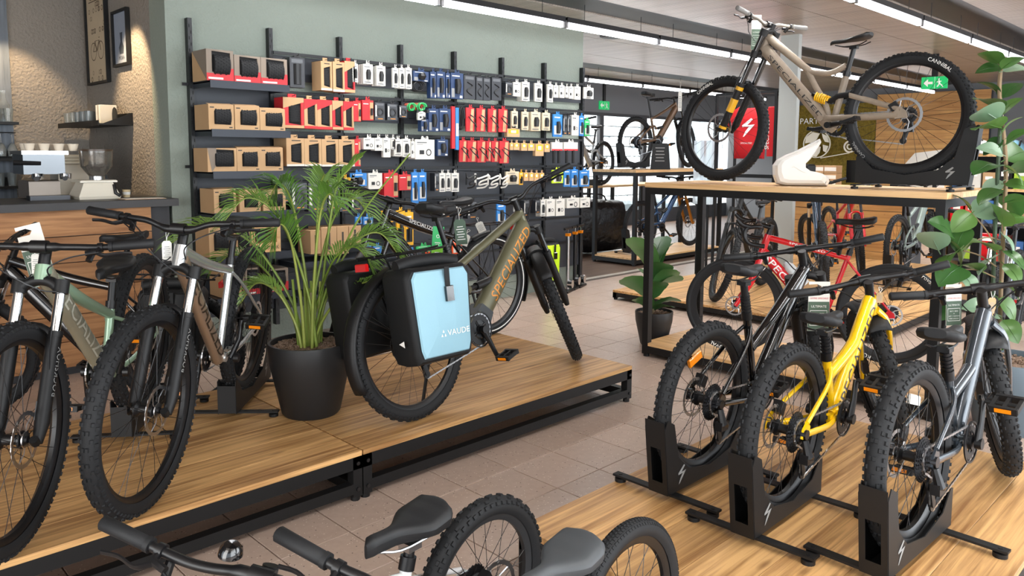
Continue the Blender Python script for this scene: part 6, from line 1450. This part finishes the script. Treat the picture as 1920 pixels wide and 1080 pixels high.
for k in range(11):
    a = rp.random() * 6.28; q = rp.random() * .07; MB().tube([(q * math.cos(a), q * math.sin(a), .31), (q * 1.5 * math.cos(a), q * 1.5 * math.sin(a), .31 + .25 + .15 * rp.random())], [.010, .006], 7).build('cane', [STALK, mat('dry_sheath', '#b5a58a', .8)][k % 4 == 0], palm)

def leaf_mesh(name, kind, m):
    def mk():
        b = MB(); rows = []; n = 10
        for i in range(n + 1):
            t = i / n
            if kind == 'fig': w = (.26 + .30 * math.sin(min(1, t * 1.0) * math.pi * .62)) * math.sqrt(max(0, 1 - ((t - .62) / .4) ** 2 if t > .62 else 1)) * (1 if t > .06 else t / .06 * .7 + .3); w *= .72
            else: w = .40 * math.sin(math.pi * (t ** .75)) ** .7 if 0 < t < 1 else .0
            z = .10 * math.sin(t * 2.6) - .16 * t * t
            row = []
            for v in (-1, -.55, 0, .55, 1): row.append(Vector((t, v * w, z + .10 * abs(v) ** 1.4 * w * 2 * (1 - .4 * t) + (.012 * math.sin(i * 2.1) * v * v if kind == 'fig' else 0))))
            rows.append(row)
        b.grid(rows); b.tube([(-.14, 0, -.02), (0, 0, 0), (.5, 0, .085), (.95, 0, -.045)], [.016, .016, .010, .004], 5)
        return b.mesh(name, m, 60)
    return cached(('leaf', kind, m.name), mk)
def leaf_at(t, me, base, tip, roll, origin):
    base = Vector(base) - origin; tip = Vector(tip) - origin; d = tip - base; L_ = d.length; x = d.normalized(); up = Vector((0, 0, 1)) if abs(x.z) < .95 else Vector((-CF.x, -CF.y, 0))
    y = up.cross(x).normalized(); z = x.cross(y); M = Matrix((x, y, z)).transposed().to_4x4() @ Matrix.Rotation(roll, 4, 'X'); M = Matrix.Translation(base) @ M @ Matrix.Diagonal((L_, L_, L_, 1))
    return link('leaf', me, t, M=M)

# fiddle-leaf fig
fc = U(1225, 645, z=0); fo = Vector((fc.x, fc.y, 0)); fig = thing('potted_fig', 'young fiddle leaf fig in a black pot beside the table leg', 'potted plant', fo)
pot(fig, .105, .15, .27, POTB, .9)
fd = (fo - EYE).dot(CF)
F = lambda x, y, dd=0: D(x, y, fd + dd)
MB().tube([Vector((0, 0, .2)), F(1222, 560) - fo, F(1226, 500) - fo, F(1228, 462) - fo], [.010, .009, .007, .004], 8).build('trunk', mat('fig_bark', '#7a6a52', .85), fig)
fm_ = leaf_mesh('leaf', 'fig', FIG)
for (x0, y0, x1, y1, d0, d1, rl) in [(1226, 510, 1184, 442, 0, -.05, .5), (1226, 505, 1214, 448, 0, .05, .2), (1228, 510, 1258, 452, 0, .08, -.5), (1228, 505, 1240, 440, 0, .12, -.3), (1226, 540, 1270, 505, 0, -.08, -.6), (1226, 545, 1276, 520, 0, .1, -.5), (1222, 560, 1168, 518, 0, -.06, .6), (1224, 560, 1240, 525, 0, -.14, -.2), (1224, 575, 1276, 560, 0, -.05, -.4), (1222, 578, 1192, 556, 0, -.1, .5), (1224, 582, 1262, 572, 0, -.12, -.3), (1224, 535, 1200, 500, 0, .14, .3), (1226, 530, 1248, 490, 0, -.16, -.4)]:
    leaf_at(fig, fm_, F(x0, y0, d0), F(x1, y1, d1), rl, fo)

# tall climbing plant at the right edge
co = Vector((4.86, 1.02, 0)); clu = thing('climbing_plant', 'tall glossy round leaved plant in a grey pot at the right edge', 'potted plant', co)
pot(clu, .16, .23, .40, mat('pot_slate', '#5d6b75', .5), .92)
cd = (co - EYE).dot(CF); C_ = lambda x, y, dd=0: D(x, y, cd + dd)
for pts in ([(1872, 700), (1876, 560), (1882, 420), (1886, 300), (1874, 180), (1878, 110)], [(1868, 700), (1862, 560), (1866, 420), (1872, 300), (1878, 200)]):
    MB().tube(catmull([C_(x, y, .05 * (k % 2)) - co for k, (x, y) in enumerate(pts)], 4), .011, 7).build('stem', [mat('clusia_stem', '#8a7458', .8), mat('green_stake', '#3d4f3a', .7)][pts[0][0] < 1870], clu)
cl, cl2 = leaf_mesh('leaf', 'clu', CLU), leaf_mesh('leaf', 'clu', CLU2)
LV = [(1878, 120, 1838, 98), (1878, 128, 1842, 132), (1878, 130, 1914, 108), (1880, 134, 1920, 128), (1876, 180, 1846, 158), (1878, 185, 1900, 165), (1872, 205, 1846, 190), (1878, 215, 1900, 195), (1872, 225, 1850, 215), (1876, 240, 1848, 238), (1878, 250, 1905, 225), (1882, 262, 1862, 275), (1886, 270, 1915, 250), (1880, 290, 1844, 278), (1884, 300, 1908, 290), (1874, 310, 1838, 318), (1884, 312, 1905, 330), (1886, 320, 1924, 318), (1880, 340, 1862, 352), (1884, 345, 1920, 350), (1876, 355, 1848, 372), (1820, 395, 1797, 372), (1822, 400, 1800, 420), (1825, 405, 1850, 392), (1822, 412, 1798, 432), (1812, 425, 1796, 458), (1880, 420, 1925, 405), (1882, 425, 1872, 395), (1880, 440, 1900, 475), (1826, 452, 1806, 480), (1800, 470, 1768, 498), (1768, 442, 1805, 492), (1866, 470, 1835, 455), (1868, 480, 1840, 505), (1880, 470, 1920, 500), (1882, 495, 1905, 520), (1800, 500, 1776, 520), (1842, 510, 1815, 500), (1800, 510, 1822, 540), (1878, 530, 1912, 560), (1872, 560, 1905, 600), (1874, 575, 1845, 600), (1880, 600, 1908, 640), (1870, 590, 1812, 575), (1862, 610, 1880, 650), (1884, 380, 1915, 375), (1882, 365, 1905, 392), (1786, 440, 1762, 424), (1760, 470, 1748, 452), (1790, 560, 1766, 590)]
rl_ = random.Random(12)
for k, (x0, y0, x1, y1) in enumerate(LV):
    dd = rl_.uniform(-.16, .16); L_ = math.hypot(x1 - x0, y1 - y0); s_ = max(1.0, 46 / max(L_, 1)); x1, y1 = x0 + (x1 - x0) * s_ * 1.08, y0 + (y1 - y0) * s_ * 1.08
    leaf_at(clu, cl2 if k % 5 == 3 else cl, C_(x0, y0, dd * .3), C_(x1, y1, dd), rl_.uniform(-.9, .9), co)
for (a, b2) in (((1872, 470), (1822, 400)), ((1868, 500), (1806, 470)), ((1876, 450), (1826, 452)), ((1866, 520), (1800, 505)), ((1866, 470), (1786, 440))):
    MB().tube(catmull([C_(*a) - co, C_((a[0] + b2[0]) / 2, (a[1] + b2[1]) / 2 - 6) - co, C_(*b2) - co], 4), .004, 5).build('twig', MATS['clusia_stem'], clu)
# ---------------------------------------------------------------- things on and behind the tables
# full-face helmet on the tall table
hp = U(1500, 345, z=1.30); hx = 5.0; hy = U(1500, 320, x=hx).y
hel = thing('full_face_helmet', 'white full face helmet standing on the tall table', 'helmet', (hx, hy, 1.30), R(-60))
HW = mat('helmet_white', '#e4e1da', .3, coat=.3)
def ell(cx, cz, rx, ry, rz, t0, t1, p0, p1, nt, np_, fn=None):
    rows = []
    for i in range(nt + 1):
        th = R(t0 + (t1 - t0) * i / nt); row = []
        for j in range(np_ + 1):
            ph = R(p0 + (p1 - p0) * j / np_); v = Vector((cx + rx * math.sin(th) * math.cos(ph), ry * math.sin(th) * math.sin(ph), cz + rz * math.cos(th)))
            row.append(fn(v) if fn else v)
        rows.append(row)
    return rows
SIL = [(-.150, .012), (-.172, .07), (-.174, .135), (-.150, .172), (-.095, .205), (-.03, .232), (.024, .262), (.112, .312), (.120, .292), (.085, .225), (.056, .180), (.028, .150), (.030, .115), (.075, .082), (.125, .074), (.170, .062), (.182, .035), (.168, 0), (.05, -.0), (-.1, 0)]
b = MB(); rows = []
for yy, sc in ((-.128, .72), (-.118, .86), (-.095, .95), (-.05, 1.0), (.05, 1.0), (.095, .95), (.118, .86), (.128, .72)):
    q = [Vector((.0 + x * sc, yy, .15 + (z - .15) * sc)) for x, z in SIL]; rows.append(q + [q[0]])
b.grid(rows); n_ = len(SIL); b.add(rows[0][:n_], [tuple(range(n_))]); b.add(rows[-1][:n_], [tuple(range(n_))])
b.build('shell', HW, hel, 16)
MB().cbox((.062, 0, .115), (.05, .21, .06), .01).build('padding', BLKM, hel)
for s_ in (-1, 1):
    MB().prism([(-.02, .19), (.03, .205), (.05, .235), (.0, .23)], s_ * .110 - .012, s_ * .110 + .012).build('visor_mount', mat('helmet_trim', '#c9d6df', .3), hel)
    MB().prism([(.10, .02), (.15, .02), (.155, .035), (.11, .04)], s_ * .112 - .003, s_ * .112 + .003).build('vent', BLKM, hel)
    MB().tube([(-.13, s_ * .110, .10), (-.05, s_ * .128, .13), (.0, s_ * .128, .10), (.11, s_ * .114, .055)], .0045, 6).build('shell_ridge', HW, hel)
MB().box((.180, 0, .035), (.012, .06, .02)).build('vent', BLKM, hel)
# exit signs
EXG = mat('exit_green', '#0d8a4a', .5, emit=('#12a057', .5))
def exit_sign(label, loc, rz, w, h):
    t = thing('exit_sign', label, 'sign', loc, rz, 'green exit signs')
    MB().box2((-w / 2, -.012, 0), (w / 2, .012, h)).build('panel', EXG, t)
    b = MB(); b.tube([(w * .16, -.014, h * .78), (w * .2, -.014, h * .76)], h * .08, 8); b.tube([(w * .18, -.014, h * .66), (w * .2, -.014, h * .4)], h * .08, 6); b.tube([(w * .2, -.014, h * .4), (w * .12, -.014, h * .15)], h * .05, 6); b.tube([(w * .2, -.014, h * .42), (w * .29, -.014, h * .28), (w * .34, -.014, h * .12)], h * .05, 6); b.tube([(w * .1, -.014, h * .55), (w * .28, -.014, h * .6)], h * .04, 6); b.build('running_figure', WHITEP, t)
    b = MB(); b.prism([(-w * .42, h * .5), (-w * .24, h * .82), (-w * .24, h * .6), (-w * .06, h * .6), (-w * .06, h * .4), (-w * .24, h * .4), (-w * .24, h * .18)], -.014, -.012); b.build('arrow', WHITEP, t)
    MB().box((w * .02, -.013, h / 2), (w * .012, .002, h)).build('divider', WHITEP, t); MB().box2((-w * .12, -.01, h), (w * .12, .01, CEIL - loc[2])).build('bracket', BLKM, t)
    return t
exit_sign('green exit sign above the far windows', (12.45, 9.985, 2.42), 0, .32, .17)
e2 = exit_sign('green exit sign seen through the rear wheel of the brown bike', (12.085, 3.70, 2.46), R(-90), .34, .17)
# moss wall emblem: globe ring, chain line, small ring
CREAM = mat('emblem_cream', '#efe6d2', .5)
em2 = thing('wall_emblem', 'cream globe and chain emblem on the moss wall', 'emblem', (17.15, 0, 0))
gc = U(1531, 270, x=17.15); rg = .315
b = MB(); b.lathe([(rg * .93, 0), (rg, 0), (rg, .02), (rg * .93, .02)], 40, 'x', (0, gc.y, gc.z), closed=True); b.build('globe_ring', CREAM, em2)
for poly in ([(-.8, .5), (-.3, .85), (.2, .75), (.0, .35), (-.25, .05), (-.55, .1), (-.85, .05)], [(-.2, -.1), (.3, -.2), (.25, -.6), (.0, -.92), (-.3, -.85), (-.3, -.4)], [(.35, .75), (.75, .55), (.9, .1), (.6, .15), (.45, .4)], [(.45, -.05), (.85, -.15), (.7, -.6), (.5, -.5)]):
    MB().prism([(gc.y - x * rg, gc.z + z * rg) for x, z in poly], 0, .015, 'x').build('land_shape', CREAM, em2)
g2 = U(1593, 275, x=17.15); MB().lathe([(.10, 0), (.135, 0), (.135, .02), (.10, .02)], 28, 'x', (0, g2.y, g2.z), closed=True).build('small_ring', CREAM, em2); MB().lathe([(.04, 0), (.07, 0), (.07, .02), (.04, .02)], 20, 'x', (0, g2.y, g2.z), closed=True).build('inner_ring', CREAM, em2)
MB().tube([(.01, gc.y - .1, gc.z - rg), (.01, g2.y, g2.z - .135)], .012, 6).build('chain_line', CREAM, em2); MB().tube([(.01, gc.y - .1, gc.z + rg), (.01, g2.y, g2.z + .135)], .012, 6).build('chain_line', CREAM, em2)
t = thing('wall_lettering', 'small white capital letters at the top of the moss wall', 'lettering', (17.15, 8.03, 2.22)); put_text('PARTS', WHITEP, t, (0, 0, 0), (0, -1, 0), (0, 0, 1), .13)
# till counter
tl = thing('till_counter', 'timber till counter below the moss wall', 'counter', (10.9, 3.6, 0))
MB().box2((0, 0, 0), (.7, 2.0, .98)).build('carcass', DGREY, tl); MB().cbox((.33, 1.0, 1.0), (.8, 2.06, .04), .003).build('counter_top', WOODT, tl)
fp_ = MB().cbox((0, 0, 0), (.02, 1.98, .18), .002).mesh('plank', MATS['larch_boards'], 20)
for k in range(5): link('plank', fp_, tl, (-.011, 1.0, .1 + k * .187))
t = thing('monitor', 'black computer monitor on the till counter', 'monitor', (11.2, 4.25, 1.02), R(-80)); MB().cbox((0, 0, .26), (.52, .03, .32), .004).build('screen', GLOSSB, t); MB().tube([(0, .03, 0), (0, .03, .2)], .018, 8).build('neck', STEEL, t); MB().box((0, .03, .006), (.22, .16, .012)).build('foot', BLK, t)
for k in range(6):
    t = thing('carton', 'white and kraft carton, %s in the stack left of the monitor' % ORD[k], 'box', (11.2 + .0, 4.95 - (k % 2) * .19, 1.02 + (k // 2) * .115), 0, 'cartons stacked on the till counter'); MB().box2((0, -.09, 0), (.2, .09, .11)).build('carton_body', KRAFT, t); MB().box2((-.002, -.085, .03), (0, .085, .085)).build('label_strip', WHITEP, t)
# jersey cabinet
jc = thing('jersey_cabinet', 'black framed cabinet showing red jerseys beside the column', 'cabinet', (9.0, 4.52, 0)); cw, ch_ = .85, 2.30
for (x, y) in ((0, 0), (0, cw - .03), (.5, 0), (.5, cw - .03)): MB().box2((x, y, 0), (x + .03, y + .03, ch_)).build('post', BLKM, jc)
for z in (0.05, 1.22, ch_ - .03):
    for y in (0, cw - .03): MB().box2((.03, y, z), (.5, y + .03, z + .03)).build('rail', BLKM, jc)
    for x in (0, .5): MB().box2((x, .03, z), (x + .03, cw - .03, z + .03)).build('rail', BLKM, jc)
MB().box2((.03, .03, 1.22), (.5, cw - .03, 1.235)).build('shelf', BLKM, jc)
JR_ = mat('jersey_red', '#c4121c', .75)
def jersey(label, x, y, z, s=1.0):
    t = thing('jersey', label, 'jersey', (x, y, z), R(-90), 'red jerseys in the cabinet')
    b = MB(); out = [(-.20, 0), (.20, 0), (.22, .40), (.25, .34), (.36, .42), (.28, .60), (.13, .68), (.06, .65), (-.06, .65), (-.13, .68), (-.28, .60), (-.36, .42), (-.25, .34), (-.22, .40)]; out = [(a * s, c * s) for a, c in out]
    n = len(out); mid = Vector((0, 0, .36 * s)); rows = []
    for sc, yy in ((1, 0), (.9, -.03), (.5, -.055)): q = [Vector((a * sc, yy, mid.z + (c - mid.z) * sc)) for a, c in out]; rows.append(q + [q[0]])
    b.grid(rows); b.add(rows[-1][:n], [tuple(range(n))]); b.prism(out, 0, .05); b.build('jersey_front', JR_, t, 60)
    s_mark(t, (-.09 * s, -.058, .28 * s), (1, 0, 0), (0, 0, 1), .24 * s, WHITEP, .002); put_text('SPECIALIZED', WHITEP, t, (0, -.058, .2 * s), (1, 0, 0), (0, 0, 1), .02, center=True, lift=.002)
    MB().tube([(0, .02, .65 * s), (0, .02, .72 * s)], .006, 6).build('hanger', BLK, t)
jersey('red jersey with a white lightning mark in the cabinet', 9.22, 5.0, 1.46, 1.0)
jc2 = thing('sleeve_banner', 'narrow red banner with white lettering right of the jersey', 'banner', (9.10, 4.62, 1.50), R(-90)); MB().cbox((0, 0, .3), (.11, .03, .62), .01).build('banner_cloth', JR_, jc2); put_text('SPECIALIZED', WHITEP, jc2, (-.03, -.016, .08), (0, 0, 1), (-1, 0, 0), .055, stretch=.85)
# gondola shelves at the far right
gd = thing('gondola_shelf', 'dark gondola shelf with timber side panels behind the climbing plant', 'shelf', (8.2, 1.62, 0))
MB().box2((0, .72, 0), (.5, .75, 1.55)).build('side_panel', WOODT, gd); MB().box2((0, 0, 0), (.5, .03, 1.75)).build('side_panel', DGREY, gd); MB().box2((.47, .03, .05), (.5, .72, 1.6)).build('back_board', DGREY, gd)
for z in (.1, .5, .85, 1.18, 1.5): MB().box2((.0, .03, z), (.47, .72, z + .025)).build('shelf_board', [DGREY, WOODT][z > 1], gd)
rg_ = random.Random(8)
GM = [REDPT, mat('bag_blue', '#3a6aa8', .5), KRAFT, mat('lime_box', '#a5c93a', .5), mat('coral', '#d9574a', .5), CARDW, BLKM]
nk = 0
for z, nmr in ((.125, 'bottom'), (.525, 'second'), (.875, 'third'), (1.205, 'fourth')):
    for k in range(5):
        w, h = .10 + .02 * rg_.random(), .14 + .12 * rg_.random(); m = GM[(k * 3 + nk) % 7]
        t = thing('goods_box', '%s box from the right on the %s gondola board' % (ORD[k], nmr), 'box', (8.22, 1.70 + k * .128, z + .0), 0, 'boxes on the gondola shelf')
        MB().cbox((.12, .05, h / 2), (.2, w, h), .003).build('carton_body', m, t); MB().box2((.016, .02, h * .55), (.02, .08, h * .75)).build('label_strip', WHITEP, t)
    nk += 1
def small_helmet(label, x, y, z, rz, m):
    t = thing('helmet', label, 'helmet', (x, y, z), rz, 'helmets at the far right'); b = MB()
    b.grid(ell(0, .0, .145, .11, .13, 3, 88, 0, 360, 8, 24)); o = b.build('helmet_shell', m, t, 60); o.modifiers.new('s', 'SOLIDIFY').thickness = .02
    for k in (-1, 0, 1):
        MB().tube(catmull([(-.11, k * .05, .075), (0, k * .055, .134 - abs(k) * .012), (.11, k * .05, .075)], 5), .009, 6).build('vent', BLKM, o)
small_helmet('white and black helmet on the top gondola board', 8.3, 2.1, 1.526, R(200), WHITE)
small_helmet('pale blue helmet beside the white one on the gondola', 8.3, 1.84, 1.526, R(190), mat('helmet_blue', '#7fb2cc', .35))
bn = thing('brand_banner', 'white cloth banner with black 100% lettering behind the brown wheel', 'banner', (10.2, 3.05, 1.0), R(-90))
b = MB(); b.prism([(-.36, 0), (.36, 0), (.36, .34), (.28, .5), (.05, .58), (-.25, .54), (-.36, .4)], 0, .02); b.build('banner_cloth', CARDW, bn); put_text('100%', BLACKP, bn, (0, -.001, .42), (1, 0, 0), (0, 0, 1), .07, center=True)
MB().box2((-.03, -.003, .05), (.3, 0, .28)).build('printed_panel', BLACKP, bn); MB().box2((.02, -.005, .1), (.27, -.003, .24)).build('printed_window', WHITEP, bn)
MB().box2((-.36, .0, -1.0), (-.33, .03, .1)).build('stand_post', BLK, bn); MB().box2((.33, .0, -1.0), (.36, .03, .1)).build('stand_post', BLK, bn)
fb = thing('fire_box', 'small red fire safety box behind the plant', 'box', (8.165, 1.9, .60)); MB().cbox((0, .05, .09), (.08, .16, .2), .004).build('box_body', REDPT, fb); MB().box2((-.042, .0, .12), (-.04, .1, .16)).build('label_strip', WHITEP, fb)
# soft black bike bag behind the far table
bg = thing('bike_travel_bag', 'large black travel bag standing left of the far table', 'bag', (9.0, 7.55, 0), R(-20))
b = MB(); rows = []
for x, sc in ((-.62, .75), (-.58, .95), (-.3, 1.0), (0, 1.03), (.3, 1.0), (.58, .95), (.62, .75)):
    row = []
    for a in range(17): an = 2 * math.pi * a / 16; ca, sa = math.cos(an), math.sin(an); row.append(Vector((x, .24 * sc * (abs(ca) ** .5) * (1 if ca > 0 else -1), .42 + .40 * sc * (abs(sa) ** .5) * (1 if sa > 0 else -1))))
    rows.append(row)
b.grid(rows); b.add(rows[0][:16], [tuple(range(16))]); b.add(rows[-1][:16], [tuple(range(16))]); b.build('bag_body', mat('bag_gloss', '#141416', .3, bump=(14, .6, .03)), bg, 60)
for y in (-.12, .12): MB().tube(catmull([(-.3, y, .80), (-.2, y, .90), (.2, y, .90), (.3, y, .80)], 4), .012, 6).build('carry_handle', PBLK, bg)
for x in (-.55, .55): MB().disc((x, -.26, .05), .045, .03, 14).build('castor', BLK, bg)
# price display on the far table
t = thing('price_stand', 'black price board standing on the far table below the bronze bike', 'sign', (9.05, 6.24, 1.30), R(-45)); MB().prism([(-.14, 0), (.14, 0), (.11, .36), (-.11, .36)], -.008, .008).build('board', BLKM, t)
for k in range(5): MB().box((-.01, -.009, .30 - .045 * k), (.13 - .02 * (k % 2), .002, .012)).build('print_line', GREYP, t)
MB().box((0, .03, .01), (.2, .12, .02)).build('foot', BLKM, t)
# low bench by the windows, clear display tubes
bt = thing('window_bench', 'long timber bench under the far windows', 'bench', (8.6, 7.95, 0)); MB().cbox((1.6, .3, .98), (3.4, .6, .035), .003).build('bench_top', WOODT, bt)
for x in (.05, 1.6, 3.1): MB().box2((x, .02, 0), (x + .05, .07, .96)).build('leg', BLKM, bt); MB().box2((x, .53, 0), (x + .05, .58, .96)).build('leg', BLKM, bt)
for k, (m, w) in enumerate(((mat('tool_case', '#2d3238', .5), .36), (YLC, .14), (BLKM, .2))):
    t = thing('tool_case', ['dark flat case', 'yellow case', 'small black case'][k] + ' on the bench under the windows', 'case', (9.2 + k * .34, 8.0, .9985)); MB().cbox((0, .1, .05), (w * .9, .2, .10), .006).build('case_body', m, t); MB().tube([(-.05, -.01, .05), (0, -.03, .05), (.05, -.01, .05)], .008, 6).build('handle', BLK, t)
tb_ = thing('display_tubes', 'pair of clear acrylic display columns behind the brown bike fork', 'display', (8.3, 5.0, 0)); 
for y in (0, .14): MB().box2((0, y, .9), (.09, y + .09, 1.68)).build('acrylic_column', mat('acrylic', '#dfe6ea', .08, trans=.6), tb_)
for y in (.045, .185): MB().box2((.035, y - .012, 0), (.06, y + .012, .9)).build('support_post', BLKM, tb_)
